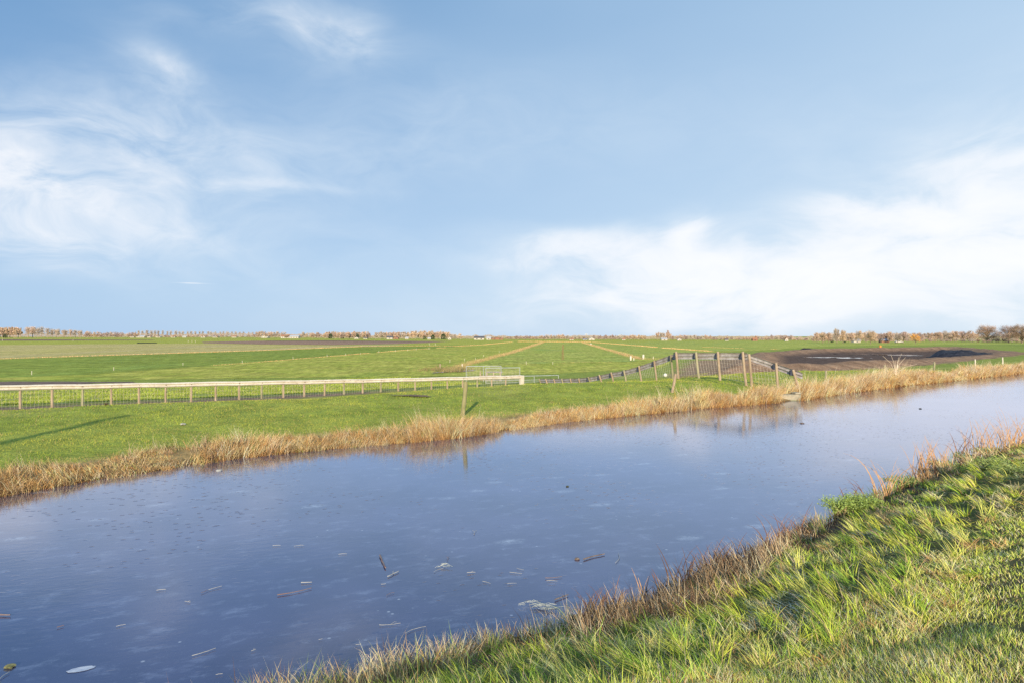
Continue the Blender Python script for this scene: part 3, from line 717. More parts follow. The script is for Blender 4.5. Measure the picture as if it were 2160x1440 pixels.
# left: long white railing
root = empty('guard_rail_fence', (FL0[0], FL0[1], -.5))
tag(root, 'long white guard rail on short wooden posts with wire mesh behind the dike', 'fence')
inv = -Vector(root.location)
def L3(v): return Vector(v) + inv
kk = np.arange(-3, 25)
top_z = np.interp(kk, [-3, 0, 3, 8, 14, 19, 24], [.70, .56, .47, .33, .16, .05, -.045])
pts = []; prs = []; nodes = []
for k, z in zip(kk, top_z):
    x_, y_ = FL0 + FLs * k; zb = float(H(x_, y_, False)); pts.append(L3((x_, y_, z + .012 * math.sin(k * 2.1)))); nodes.append((x_, y_, zb, z))
rail('rail', [pts[0] - Vector((1.06, .81, -.02))] + pts + [pts[-1] + Vector((.12, .09, 0))], M_RAILW, root, out=(.6, -.8), hs=.86, thick=.008)
nrm = Vector((.607, -.795, 0))
for (x_, y_, zb, z) in nodes[:-1]:
    b = L3((x_, y_, zb - .25)) - nrm * .07; t_ = L3((x_ + random.uniform(-.02, .02), y_, z - .05)) - nrm * .07
    post_mesh(b, t_, .055 + random.uniform(-.006, .006), M_POST if random.random() < .8 else M_POSTG, root)
    prs.append(((b + Vector((0, 0, .25))) + nrm * -.0, t_ - Vector((0, 0, .15))))
mb = MB()
for (x_, y_, zb, z) in nodes[:-1]:
    c = L3((x_, y_, z - .155)) + nrm * .02; mb.box(c, (.05, .05, .05), math.atan2(.607, .795) * 0 + .65)
mb.build('bolt', M_BOLT, root)['kind'] = 'stuff'
wires(list(zip(prs[:-1], prs[1:])), root, .17, .15, .0024)
x_, y_, zb, z = nodes[-1]
mbp = MB(); mbp.box(L3((x_ + .16, y_ + .12, (z + zb - .3) / 2 - .02)), (.30, .26, z - zb + .3), .65, .02); mbp.build('end_post', noisy_mat('white_end_post', (.74, .68, .58), (.62, .55, .45), 4, .6, .2, 20), root)

# right: railing that climbs over the dike and runs down to the water
A = [(1138, 798, 806, 56), (1152, 798, 806.5, 54.7), (1169, 798, 806.5, 53.4), (1186, 797.6, 806, 52.1), (1204, 797.4, 805, 50.8), (1222, 797, 804, 49.5), (1242, 795, 802, 48.1), (1265, 791, 799, 46.8),
     (1290, 785.6, 798, 45.5), (1317, 781, 797.5, 44.2), (1349, 772, 797, 42.9), (1381, 761, 795, 41.6), (1416, 748.5, 792.5, 40.3)]
root = empty('guard_rail_fence', tuple(Q(1569, 806, 36.0))); inv = -Vector(root.location)
tag(root, 'weathered grey guard rail climbing over the dike and stepping down to the water', 'fence')
railA = []; prs = []
for i, (px, vt, vb, Y) in enumerate(A):
    t_ = Q(px, vt, Y); b = Q(px + 4, vb, Y); zg = min(b[2], float(H(b[0], b[1], False)) + .05) if i < 6 else b[2]
    b = np.array([b[0], b[1], zg - .2]); tt = t_ + np.array([-.05, -.05, .04 if i > 5 else .0])
    r_ = .062 if i < 12 else .068
    post_mesh(L3(b), L3(tt), r_ * .9, M_POST if i % 3 else M_POSTG, root)
    railA.append(L3(t_ + np.array([0, .12, 0])))
    if i >= 6: prs.append((L3(b + np.array([0, .06, .22])), L3(t_ + np.array([0, .06, -.28]))))
rail('rail', railA + [railA[-1] + Vector((.45, -.45, .16))], M_RAILG, root, out=(0, 1), hs=1.05, thick=.008)
Bp = [(1426, 741, 1431, 792.5, 39.3), (1468, 742, 1474, 791, 38.2), (1514, 741, 1519, 795.5, 37.1), (1566.5, 741, 1574, 807, 36.0)]
railB = [Q(1420, 743.4, 39.6)]; prs2 = []
for i, (pt, vt, pb, vb, Y) in enumerate(Bp):
    t_ = Q(pt, vt, Y); b = Q(pb, vb, Y); b[2] -= .15
    post_mesh(L3(b), L3(t_), .068, M_POST if i != 1 else M_POSTG, root)
    railB.append(Q(pt + 1, 743.6, Y)); prs2.append((L3(b + np.array([0, .07, .18])), L3(np.array([t_[0], t_[1] + .07, t_[2] - .42]))))
railB.append(Q(1577, 744, 35.7)); railB = [L3(p + np.array([0, .13, 0])) for p in railB]
rail('rail', railB, M_RAILG, root, out=(0, 1), hs=1.15, thick=.01)
Cp = [(1580, 746, 1586, 810, 35.8), (1637, 764, 1641, 811, 34.8), (1673, 779, 1687, 822, 33.9)]
railC = [Q(1583, 748, 35.8)]; prs3 = []
for i, (pt, vt, pb, vb, Y) in enumerate(Cp):
    t_ = Q(pt, vt, Y); b = Q(pb, vb, Y); b[2] -= .15
    post_mesh(L3(b), L3(t_), .066, M_POST, root)
    if i: railC.append(Q(pt, [0, 766.5, 778.5][i], Y))
    prs3.append((L3(b + np.array([0, .07, .25])), L3(np.array([t_[0], t_[1] + .07, t_[2] - .42]))))
railC.append(Q(1694, 785.5, 33.5)); railC = [L3(p + np.array([0, .13, 0])) for p in railC]
rail('rail', railC, M_RAILG, root, out=(0, 1), hs=1.0, thick=.01)
for pp in (prs, prs2, prs3): wires(list(zip(pp[:-1], pp[1:])), root, .24, .16, .0034)
for p in railB[1:-1] + railC[1:-1] + railA[6:]:
    m_ = MB(); m_.box(p + Vector((-.06, -.05, -.17)), (.16, .10, .26), .2, .01); m_.build('spacer_block', M_BRACK, root)

# ------------------------------------------------------------------ gates
def gate(P0, P1, zb, zt, bars, verts, label, mesh_from=None, r=.026, diag=False):
    root = empty('field_gate', (P0[0], P0[1], zb)); tag(root, label, 'gate'); i_ = -Vector(root.location)
    a0 = Vector((P0[0], P0[1], zb)) + i_; a1 = Vector((P1[0], P1[1], zb)) + i_; up = Vector((0, 0, 1))
    fr = MB(); fr.tube([a0, a0 + up * (zt - zb)], r, 8); fr.tube([a1, a1 + up * (zt - zb)], r, 8); fr.tube([a0 + up * (zt - zb), a1 + up * (zt - zb)], r, 8); fr.tube([a0 + up * .06, a1 + up * .06], r, 8)
    for u in verts: q_ = a0.lerp(a1, u); fr.tube([q_, q_ + up * (zt - zb)], r * .9, 8)
    fr.build('frame', M_GALV, root)
    for z in bars:
        b_ = MB(); b_.tube([a0 + up * (z - zb), a1 + up * (z - zb)], r * .7, 6); b_.build('bar', M_GALV, root)
    if mesh_from is not None:
        w_ = MB(); n_ = int((a1 - a0).length / .12)
        for i in range(1, n_): q_ = a0.lerp(a1, i / n_); w_.tube([q_ + up * (mesh_from - zb), q_ + up * (zt - zb)], .004, 3, False)
        k_ = int((zt - mesh_from) / .12)
        for j in range(1, k_): h_ = up * (mesh_from - zb + j * .12); w_.tube([a0 + h_, a1 + h_], .004, 3, False)
        w_.build('wire_mesh', M_WIRE, root)
    return root
def gt(x0, x1, v, Y0, Y1, vb, label, **k):
    a = Q(x0, v, Y0); b = Q(x1, v, Y1); gate(a[:2], b[:2], Q(0, vb, Y0)[2], a[2], [Q(0, q_, Y0)[2] for q_ in k.pop('bv', [])], k.pop('verts', []), label, **k)
gt(983.5, 1057, 772, 57.0, 57.6, 810, 'galvanised tall sheep gate with wire mesh, left of the pair', verts=[.495], mesh_from=-.75, bv=[800])
gt(1025, 1096.5, 775.5, 55.4, 56.0, 811, 'galvanised sheep gate overlapping the taller one, ending at the white post', bv=[799, 802, 807], mesh_from=-.75)
gt(1101, 1178, 792.5, 56.0, 57.2, 809, 'low galvanised tube gate between the white and the grey railing', bv=[801, 805], verts=[.33])
# boards of the sheep race behind the gates
root = empty('plank_bridge', (0, 0, 0)); a = Q(1012, 808, 59.5); b = Q(1057, 808, 60.5); root.location = (a[0], a[1], a[2])
tag(root, 'pinkish weathered plank hurdle behind the galvanised gates', 'hurdle')
Mpl = noisy_mat('pink_weathered_boards', (.46, .34, .28), (.34, .24, .19), 3, .85, .4, 30, c3=(.55, .46, .4))
for j, zz in enumerate([.12, .36, .60]):
    m_ = MB(); m_.box((.9, .05 * j, zz), (1.85, .035, .19), .05 + .01 * j, .005); m_.build('board', Mpl, root)
for xx in (.05, .62, 1.2, 1.78):
    m_ = MB(); m_.box((xx, -.08, .5), (.09, .09, 1.1), .04, .01); m_.build('post', M_POST, root)
m_ = MB(); m_.box((1.25, .25, .97), (1.45, .6, .09), .05, .01); m_.build('top_board', noisy_mat('grey_board', (.5, .46, .42), (.38, .34, .3), 3, .85, .3, 30), root)

# ------------------------------------------------------------------ single posts
def post_thing(name, px_b, vb, px_t, vt, Y, r, mat, label, cat='post', group=None, extra=.2):
    b = Q(px_b, vb, Y); t_ = Q(px_t, vt, Y); mb = MB(); V0 = Vector((0, 0, -extra)); T = Vector(t_ - b)
    n_ = 7; pl_ = [V0] + [T * (i / n_) + Vector((random.uniform(-1, 1), random.uniform(-1, 1), 0)) * r * .12 for i in range(n_)] + [T]
    rr = [r * 1.08] + [r * random.uniform(.93, 1.05) for _ in range(n_)] + [r * .86]
    mb.tube(pl_, rr, 11); o = mb.build(name, mat, None, smooth=False); o.location = tuple(b)
    return tag(o, label, cat, group)
M_PMOSS = noisy_mat('mossy_post', (.36, .32, .17), (.24, .23, .10), 3, .9, .8, 30, stretch=(1, 1, .3), c3=(.46, .38, .22))
yb = 23.2
post_thing('mooring_post', 977, 872, 983, 803.5, yb, .072, M_PMOSS, 'thick mossy wooden post standing alone in the reeds below the gates', 'post')
post_thing('mooring_post', 1416, 836, 1425.5, 787.5, 30.6, .062, M_POST, 'thin leaning wooden post on the dike slope before the grey railing', 'post')
for i, (px, vb, vt, z, lab) in enumerate([(1742.5, 797, 781, .38, 'short round fence post just right of the concrete block in the reeds'), (1866, 789, 769, .38, 'stout grey fence post in the tallest reeds by the seed umbels'),
        (1970.5, 780, 763, .38, 'dark fence post beside the green tuft in the right reeds'), (2057, 771, 757, .4, 'slim pale fence post second from the right edge'), (2115, 766, 753, .4, 'slim pale fence post nearest the right edge'),
        (1893, 778, 768, .4, 'small stub post behind the tallest reeds')]):
    Y = (3 - z) * F / (vb - HZ); post_thing('fence_post', px, vb, px + random.uniform(-.6, .6), vt, Y, .07 if i < 3 else .055, M_POSTG if i < 3 else M_RAILW, lab, 'fence post', 'fence posts along the reeds on the right')
for i, (px, vb, vt, Y, r, lab) in enumerate([(928.5, 778, 767, 78, .09, 'wooden post left of the open ditch end'), (1330.5, 760, 750, 108, .14, 'pale post at the left of the ditch dam'), (1357, 757, 747.5, 113, .17, 'thick pale post at the end of the right ditch'),
        (1337, 760, 754, 108, .07, 'thin stake next to the ditch dam posts'), (1378, 757, 751, 113, .05, 'thin stake right of the ditch dam'), (975, 774, 767, 82, .07, 'stake in the reeds of the left ditch')]):
    post_thing('field_post', px, vb, px, vt, Y, r, M_RAILW if i else M_POST, lab, 'post', None)
post_thing('field_post', 1246.5, 727.5, 1246.5, 724, 290, .25, M_RAILW, 'pale post where the right ditch begins', 'post')
post_thing('field_post', 1857, 733, 1857, 728.5, 150, .25, noisy_mat('orange_marker', (.75, .33, .08), (.6, .25, .06), 3, .6, 0), 'orange marker block on the far rim of the mud basin', 'marker')
proto = None
stakes = [(67, 789, 782), (240, 780, 774), (386, 770, 765), (511, 765, 760), (618, 757, 752), (690, 752, 747.5), (729, 749, 745), (760, 747, 743.5), (799, 743.5, 739.5), (834, 741.8, 738), (878, 738, 734.5), (905, 736, 732.5),
          (905.5, 728, 724), (918.5, 728, 724), (860, 739.5, 736.5), (949, 764, 758.5), (980, 761, 756), (1003, 759, 754), (1020, 752, 748), (1053, 743, 740), (1110, 768, 762), (1166, 768, 763), (154, 719, 716.5), (397, 722, 717.5), (405, 722, 717.5), (412, 722, 718), (5, 719, 715)]
for (px, vb, vt) in stakes:
    a = G(px, vb, FZ + .02 if vb < 780 else -.7); Y = a[1]
    if proto is None:
        mb = MB(); mb.tube([(0, 0, -.1), (0, 0, .5), (0, 0, 1)], [.035, .03, .028], 6); mb.box((.0, 0, .93), (.14, .05, .1), 0, .01); proto = mb.build('electric_fence_stake', M_RAILW); o = proto
    else: o = proto.copy(); C.objects.link(o)
    h = (vb - vt) * Y / F; o.location = tuple(a); k_ = max(.8, Y / 170); o.scale = (k_, k_, h)
    tag(o, 'small white electric fence stake standing out in the green meadows', 'stake', 'white stakes dotted over the meadows')

# two dark stubs at the track, ball, litter
for i, (px, lab) in enumerate([(222.5, 'left of two dark stubs in front of the white railing'), (226.5, 'right of two dark stubs in front of the white railing')]):
    post_thing('post_stub', px, 855.5, px - 1.2, 849.5, 24.0, .035, noisy_mat('dark_stub', (.06, .035, .025), (.1, .06, .04), 10, .8, 0), lab, 'stub')
me = MB(); n_ = 10
for i in range(7):
    pass
bpy.ops.mesh.primitive_uv_sphere_add(segments=16, ring_count=10, radius=.11, location=tuple(Q(1403.5, 790.5, 39.5))); o = bpy.context.object; o.name = 'plastic_ball'
o.data.materials.append(noisy_mat('white_plastic', (.8, .78, .72), (.7, .68, .62), 5, .5, 0)); tag(o, 'small white ball behind the grey railing', 'ball')
def lump(name, p, r, mat, label, cat, seed=0, flat=.5, sub=2):
    import bmesh
    bm = bmesh.new(); bmesh.ops.create_icosphere(bm, subdivisions=sub, radius=r); rr = random.Random(seed)
    for v in bm.verts: v.co *= 1 + rr.uniform(-.22, .22); v.co.z *= flat
    me = bpy.data.meshes.new(name); bm.to_mesh(me); bm.free(); me.materials.append(mat); o = link(name, me); o.location = p; return tag(o, label, cat)
gp = G(386, 893, .45); lump('litter', (gp[0], gp[1], float(H(gp[0], gp[1])) + .04), .07, noisy_mat('pale_scrap', (.6, .58, .52), (.4, .38, .34), 9, .8, 0), 'small pale scrap lying on the left dike slope', 'litter', 4)
gp = G(383, 897, .42)

# concrete landing block at the end of the grey railing
M_CONC = noisy_mat('old_concrete', (.46, .40, .29), (.32, .29, .21), 3.5, .85, .5, 25, c3=(.34, .33, .24))
root = empty('landing_block', tuple(G(1666, 842, .05))); tag(root, 'old concrete landing block at the water below the grey railing', 'block')
b = MB(); b.box((0, .22, .09), (1.02, .5, .30), .12, .025); b.box((.36, .2, .285), (.28, .44, .09), .12, .02); b.build('concrete_beam', M_CONC, root)
b = MB(); b.box((.0, -.03, -.07), (1.0, .07, .07), .12, .01); b.build('mossy_toe', noisy_mat('wet_moss', (.16, .2, .06), (.1, .12, .04), 8, .6, .4, 40), root)

# ------------------------------------------------------------------ things frozen into the ice
M_STICK = noisy_mat('bare_stick', (.24, .19, .16), (.14, .10, .08), 9, .8, .5, 60, c3=(.4, .36, .32))
M_STRAWS = noisy_mat('frosted_straw', (.46, .46, .44), (.34, .34, .32), 12, .8, 0)
M_REDST = noisy_mat('reddish_reed_stem', (.24, .15, .13), (.22, .18, .17), 8, .7, 0)
def stick(px0, v0, px1, v1, r, mat, label, name='stick', cat='stick', group=None, curve=.0, fork=False):
    a = Vector(G(px0, v0, .012)); b = Vector(G(px1, v1, .012)); d = b - a; L_ = d.length; pr = Vector((-d.y, d.x, 0)); n_ = 6; pts_ = []
    for i in range(n_ + 1):
        u = i / n_; pts_.append(d * u + pr * (curve * math.sin(math.pi * u) + random.uniform(-.012, .012)) + Vector((0, 0, r * .5)))
    mb = MB(); mb.tube(pts_, [r * (1 - .35 * i / n_) * random.uniform(.85, 1.1) for i in range(n_ + 1)], 7)
    if fork: q_ = pts_[3]; mb.tube([q_, q_ + d * .22 + pr * .18 + Vector((0, 0, .01)), q_ + d * .34 + pr * .22], [r * .7, r * .5, r * .3], 5)
    o = mb.build(name, mat); o.location = a; return tag(o, label, cat, group)
stick(1231, 1179, 1275, 1167.5, 0.0095, M_STICK, 'dark thick stick on the ice, furthest right', curve=.03)
lump('bark_piece', tuple(G(1217, 1177.5, .01)), .035, M_STICK, 'small dark lump of bark left of the thick stick on the ice', 'bark', 6, .45)
stick(801, 1171, 813, 1197, 0.0129, M_REDST, 'short pale brown stick lying towards the viewer in the middle of the ice')
stick(818, 1215, 841, 1204, 0.0075, M_STRAWS, 'pale crooked straw just below the short brown stick', fork=True)
stick(1170, 1264, 1199, 1253.5, 0.0075, M_STICK, 'thin dark stick near the brown sedge')
stick(585, 1254, 657, 1239, 0.0061, M_REDST, 'long thin reddish stem in the middle left of the ice', curve=-.05)
stick(-6, 1296, 22, 1296.5, 0.0095, M_REDST, 'reddish stem at the left edge of the ice')
stick(635, 1228, 658, 1227, 0.0061, M_STRAWS, 'short straight pale straw above the reddish stem')
stick(1205, 1302, 1240, 1304, 0.0238, noisy_mat('dead_root', (.28, .2, .13), (.16, .11, .08), 9, .85, .5, 30), 'dead root lying against the dark cattail stubs at the bank', 'root', 'root', curve=.1)
straws = [(424,1249,440,1243),(440,1243,468,1235),(262,1258,282,1256),(330,1244,350,1242),(390,1267,402,1269),(684,1230,712,1217),(804,1231,814,1230),(815,1255,832,1248),(838,1244,850,1236),(714,1168,732,1167),(405,1382,455,1366),(40,1323,60,1312),
          (800,1317,845,1313),(855,1334,898,1320),(893,1233,905,1227),(915,1205,935,1198),(985,1207,1003,1206),(1021,1187,1050,1189),(1075,1206,1101,1209),(1090,1197,1105,1201),(1010,1240,1024,1252),(1150,1218,1186,1215),(1153,1224,1176,1225),
          (1138,1200,1153,1196),(620,1151,642,1149),(1070,1230,1090,1229),(1155,1208,1166,1201),(1298,1186,1304,1165),(945,1180,948,1172),(232,1208,262,1206),(245,1320,265,1316),(0,1430,20,1416),(0,1433,18,1428),(750,1359,762,1357),(672,1348,680,1346),(700,1314,716,1311),
          (1000,1126,1006,1117),(1018,1225,1035,1230),(1040,1175,1045,1170),(575,1150,592,1149),(530,1372,540,1368),(480,1340,492,1334),(120,1322,135,1318),(455,1422,470,1420)]
for i, (a0, b0, a1, b1) in enumerate(straws):
    if i % 3 == 2: continue
    stick(a0, b0, a1, b1, random.uniform(.0022, .0042), M_STRAWS if i % 7 else M_REDST, 'thin pale straw frozen into the canal ice', 'straw', 'straw', 'straws frozen into the ice', curve=random.uniform(-.12, .12), fork=(i % 4 == 0))
M_FROSTED = noisy_mat('hoar_frosted_straw', (.55, .58, .54), (.36, .40, .36), 12, .8, 0)
def straw_cluster(px, v, w, n_, label, seed):
    M_STRAWS = M_FROSTED
    rr = random.Random(seed); c = Vector(G(px, v, .01)); mb = MB()
    for i in range(n_):
        a_ = rr.uniform(-.5, .5); L_ = rr.uniform(.3, 1) * w; o_ = Vector((rr.uniform(-w, w) * .6, rr.uniform(-w, w) * .35, rr.uniform(.0, .03)))
        d = Vector((math.cos(a_), math.sin(a_), rr.uniform(-.02, .06))) * L_ * rr.choice((-1, 1)); mb.tube([o_, o_ + d * .5 + Vector((0, rr.uniform(-.03, .03), .01)), o_ + d], .0024, 4)
    o = mb.build('straw_tangle', M_STRAWS); o.location = c; tag(o, label, 'straw')
straw_cluster(937, 1194, .10, 12, 'small tangle of frosted straw in the middle of the ice', 1)
straw_cluster(1108, 1274, .14, 9, 'loose frosted straw left of the leafy tangle near the bank', 2)
straw_cluster(1148, 1282, .20, 24, 'frosted leafy twig tangle on the ice close to the near bank', 3)
lump('waterweed', tuple(G(20, 1404, .01)), .045, noisy_mat('weed', (.3, .28, .12), (.16, .16, .07), 20, .8, 0), 'clump of water weed in the lower left ice corner', 'weed', 8, .35)
lump('waterweed', tuple(G(1197, 1024.5, .01)), .032, noisy_mat('dark_weed', (.06, .07, .03), (.12, .12, .06), 20, .8, 0), 'dark floating clod in the middle of the canal', 'weed', 9, .35)
lump('waterweed', tuple(G(1941, 861, .01)), .06, noisy_mat('dark_weed2', (.03, .04, .04), (.07, .07, .06), 20, .8, 0), 'dark clod far out on the right water', 'weed', 10, .35)
lump('waterweed', tuple(G(462, 991, .01)), .07, M_STRAWS, 'pale debris on the ice off the left reeds', 'debris', 11, .35)
lump('waterweed', tuple(G(1692, 892, .01)), .07, M_STICK, 'small dark debris below the concrete block', 'debris', 12, .35)
# frozen white air bubble
b = MB(); n_ = 28; b.add([(.11 * math.cos(2 * math.pi * k / n_) * (1 + .1 * math.sin(2 * k)), .05 * math.sin(2 * math.pi * k / n_), 0) for k in range(n_)], [tuple(range(n_))])
o = b.build('ice_bubble', noisy_mat('white_ice', (.60, .64, .72), (.42, .48, .6), 14, .5, .2)); o.location = tuple(G(171, 1410, .004)); o.rotation_euler[2] = .45; tag(o, 'white oval air bubble under the ice in the lower left', 'bubble')

# ------------------------------------------------------------------ individual plants on the near bank
M_BREED = noisy_mat('brown_reed_leaf', (.26, .12, .07), (.12, .06, .045), 6, .75, .2, 30, c3=(.42, .24, .13))
M_OREED = noisy_mat('orange_reed_leaf', (.62, .38, .19), (.44, .24, .12), 6, .8, .2, 30, c3=(.74, .54, .30), spec=.1)
M_SEED = noisy_mat('pale_seed_stem', (.72, .60, .44), (.6, .48, .34), 6, .7, 0)
M_CATT = noisy_mat('cattail_stub', (.16, .08, .05), (.09, .05, .035), 8, .8, .3, 40)
def gpos(px, v, dz=0.0):
    """find where the view line through a pixel meets the bank"""
    Y = 4.0
    for _ in range(4000):
        p = Q(px, v, Y)
        if p[2] <= float(H(p[0], p[1], False)): break
        Y += .02
    while float(dnear(np.array(p[0]), np.array(p[1]))) < .12 and Y > 2:
        Y -= .02; p = Q(px, v, Y)
    return np.array([p[0], p[1], max(float(H(p[0], p[1])), 0)])
def leaf_clump(px, v, hpx, n_, mat, label, bend=1.6, lean=0.0, width=.012, seed=0, name='withered_reed', spread=.10, cat='reed'):
    rr = random.Random(seed); p = gpos(px, v); h = 1.35 * hpx * p[1] / F; width *= 1.25; mb = MB()
    for i in range(n_):
        az = rr.choice((0, math.pi)) + rr.uniform(-.5, .5); th0 = rr.uniform(0, .3) + lean; th1 = th0 + rr.uniform(.2, bend); L_ = h * rr.uniform(.6, 1.25); q_ = Vector((rr.uniform(-spread, spread), rr.uniform(-spread, spread), -.03)); pts_ = [q_]
        for k in range(7):
            th = th0 + (th1 - th0) * (k / 6) ** 1.6; q_ = q_ + Vector((math.sin(th) * math.cos(az), math.sin(th) * math.sin(az), math.cos(th))) * L_ / 7; pts_.append(q_)
        mb.blade(pts_, width * rr.uniform(.6, 1.2), (1, rr.uniform(-.3, .3), rr.uniform(-.2, .2)))
    o = mb.build(name, mat); o.location = tuple(p); tag(o, label, cat, None)
def seed_stem(px, v, dx, dy, label, seed, mat=M_SEED, n_=14):
    rr = random.Random(seed); p = gpos(px, v); s_ = p[1] / F; tip = Vector((dx * s_, .05, -dy * s_)); root = empty('seed_grass', tuple(p)); tag(root, label, 'seed stem'); mb = MB(); pts_ = []
    for k in range(8): u = k / 7; pts_.append(tip * u + Vector((0, 0, .10 * tip.length * math.sin(math.pi * u))))
    mb.tube(pts_, [.004 * (1.2 - .7 * k / 7) for k in range(8)], 5); mb.build('stem', mat, root); mb = MB()
    for k in range(n_):
        u = rr.uniform(.5, 1.0); a = pts_[min(7, int(u * 7))]; d = tip.normalized() * rr.uniform(.5, 1) + Vector((rr.uniform(-.6, .3), rr.uniform(-.5, .5), rr.uniform(-.8, .9)))
        mb.tube([a, a + d * .05 * tip.length * 2.4 + Vector((0, 0, .01)), a + d * .09 * tip.length * 2.6], [.003, .0022, .0014], 4, False)
    mb.build('seed_head', mat, root)
leaf_clump(1862, 1012, 80, 9, M_OREED, 'upright orange brown reed with drooping leaves at the water edge', 2.0, .05, .017, 1)
leaf_clump(1828, 1024, 55, 7, M_BREED, 'dark brown bent reed left of the orange one', 2.4, .1, .014, 2)
leaf_clump(1797, 1032, 42, 6, M_BREED, 'pair of stiff dark reed stubs behind the parsley plant', .3, 0, .02, 3)
leaf_clump(1893, 1000, 60, 12, M_OREED, 'thin pinkish reed leaves right of the orange reed', 1.5, .05, .009, 4, spread=.2)
leaf_clump(1966, 975, 56, 60, M_OREED, 'dense upright clump of glowing orange reed', .5, .0, .013, 5, spread=.30)
leaf_clump(2044, 953, 60, 16, M_BREED, 'dark arching reeds left of the far orange clump', 2.6, .1, .014, 6, spread=.3)
leaf_clump(2095, 938, 55, 55, M_OREED, 'wide orange reed clump near the right edge', .9, .0, .014, 7, spread=.5)
leaf_clump(2150, 925, 62, 60, M_OREED, 'orange reed clump cut by the right edge', .9, .0, .014, 8, spread=.5)
leaf_clump(1632, 1122, 62, 14, M_BREED, 'tangle of dark dead reeds halfway along the near bank', 2.2, .1, .011, 9, spread=.16)
leaf_clump(1670, 1106, 58, 12, M_BREED, 'dark dead reed stems right of the tangle', 1.6, .05, .010, 10, spread=.18)
leaf_clump(1600, 1140, 40, 10, M_BREED, 'low dark reed stubs left of the tangle', .8, .3, .012, 11, spread=.2)
leaf_clump(1355, 1222, 55, 3, M_OREED, 'single upright reddish cattail stub', .15, 0, .014, 12, 'cattail_stub', spread=.03)
leaf_clump(1397, 1215, 42, 4, M_BREED, 'two short cattail stubs with pale tufts', .3, 0, .012, 13, 'cattail_stub', spread=.05)
leaf_clump(1440, 1205, 62, 14, M_CATT, 'dark stiff cattail stubs along the bank middle', .4, .05, .014, 14, 'cattail_stub', spread=.18)
leaf_clump(1248, 1312, 48, 8, M_CATT, 'row of blackish cattail stubs at the bay of the near bank', .2, .05, .014, 15, 'cattail_stub', spread=.10)
leaf_clump(1270, 1305, 60, 30, M_BREED, 'brown cattail leaf clump beside the blackish stubs', .9, .05, .011, 16, 'cattail_stub', spread=.16)
leaf_clump(1530, 1170, 50, 22, M_BREED, 'brown dead sedge clump between cattails and tangle', 1.2, .1, .010, 17, spread=.25)
leaf_clump(1490, 1185, 45, 22, M_BREED, 'low brown sedge clump right of the stiff stubs', 1.0, .1, .010, 18, spread=.25)
seed_stem(1935, 975, -70, 55, 'pale feathery seed stem leaning left beside the orange reed clump', 1)
seed_stem(1985, 942, -55, 38, 'pale feathery seed stem above the orange reed clump', 2)
seed_stem(1618, 1068, -38, 20, 'small pale seed stem leaning over the ice', 3)
seed_stem(940, 1370, -10, 60, 'tall pale grass stem at the left part of the near bank', 4)
seed_stem(985, 1372, -10, 62, 'pale grass stem with upright seed head right of the tallest', 5)
seed_stem(1010, 1368, 5, 50, 'thin pale grass stem next to the straw tuft', 6)
seed_stem(700, 1440, -15, 50, 'straw coloured stem with drooping tip at the bottom edge', 7)
seed_stem(740, 1436, -8, 36, 'short straw coloured stem at the bottom edge', 8)
seed_stem(855, 1400, -8, 42, 'forked straw coloured stem above the sedge', 9)
seed_stem(1790, 1055, -12, 42, 'white tipped dry stem behind the parsley plant', 10, n_=6)
leaf_clump(790, 1420, 50, 26, M_SEED, 'pale straw tuft at the bottom of the near bank', .9, .1, .008, 21, 'straw_tuft', .10, 'tuft')
leaf_clump(860, 1402, 46, 26, M_SEED, 'pale straw tuft left of the green mound', .9, .1, .008, 22, 'straw_tuft', .08, 'tuft')
leaf_clump(930, 1380, 44, 26, M_SEED, 'pale straw tuft under the tallest stem', .8, .1, .008, 23, 'straw_tuft', .08, 'tuft')
leaf_clump(735, 1440, 40, 20, M_SEED, 'pale straw tuft at the lower end of the bank', 1.0, .1, .008, 24, 'straw_tuft', .08, 'tuft')
# umbellifer skeleton on the far bank
p = Q(1889, 783, 41.0); root = empty('dry_umbel_plant', tuple(p)); tag(root, 'dry umbel plant with long bare stems fanning out over the right reeds', 'plant'); mb = MB()
for dx, h in ((-26, 33), (-9, 36), (0, 24), (8, 30), (14, 38), (22, 30), (46, 16), (-4, 20)):
    s_ = p[1] / F; mb.tube([(0, 0, -.2), (dx * s_ * .4, 0, h * s_ * .55), (dx * s_, .05, h * s_)], [.014, .011, .007], 5)
mb.build('stem', M_SEED, root)
# feathery green plant at the water edge
M_PARS = noisy_mat('feathery_green_leaf', (.30, .42, .09), (.46, .56, .16), 12, .7, 0, c3=(.32, .46, .08))
def leafy(px, v, w, h, n_, label, seed, mat):
    rr = random.Random(seed); p = gpos(px, v); mb = MB(); st_ = MB(); root = empty('leafy_plant', tuple(p)); tag(root, label, 'plant')
    for i in range(n_ // 14):
        a_ = rr.uniform(0, 6.28); ex = Vector((math.cos(a_) * w * rr.uniform(.2, 1), math.sin(a_) * w * rr.uniform(.2, .9), h * rr.uniform(.55, 1.1))); st_.tube([(0, 0, -.03), ex * .5 + Vector((0, 0, h * .2)), ex], [.005, .004, .002], 4, False)
        for j in range(14):
            c = ex + Vector((rr.gauss(0, .045), rr.gauss(0, .045), rr.gauss(0, .03))); u = Vector((rr.uniform(-1, 1), rr.uniform(-1, 1), rr.uniform(-.4, .6))).normalized() * rr.uniform(.012, .026); w_ = u.cross(Vector((rr.uniform(-1, 1), rr.uniform(-1, 1), 1))).normalized() * rr.uniform(.005, .011)
            mb.add([c - u, c + w_, c + u, c - w_], [(0, 1, 2, 3)])
    st_.build('stems', mat, root); mb.build('leaves', mat, root)
leafy(1768, 1074, .26, .30, 1500, 'feathery bright green plant at the water edge, left one', 1, M_PARS)
leafy(1815, 1080, .32, .24, 1800, 'feathery bright green plant, right of its taller neighbour', 2, M_PARS)
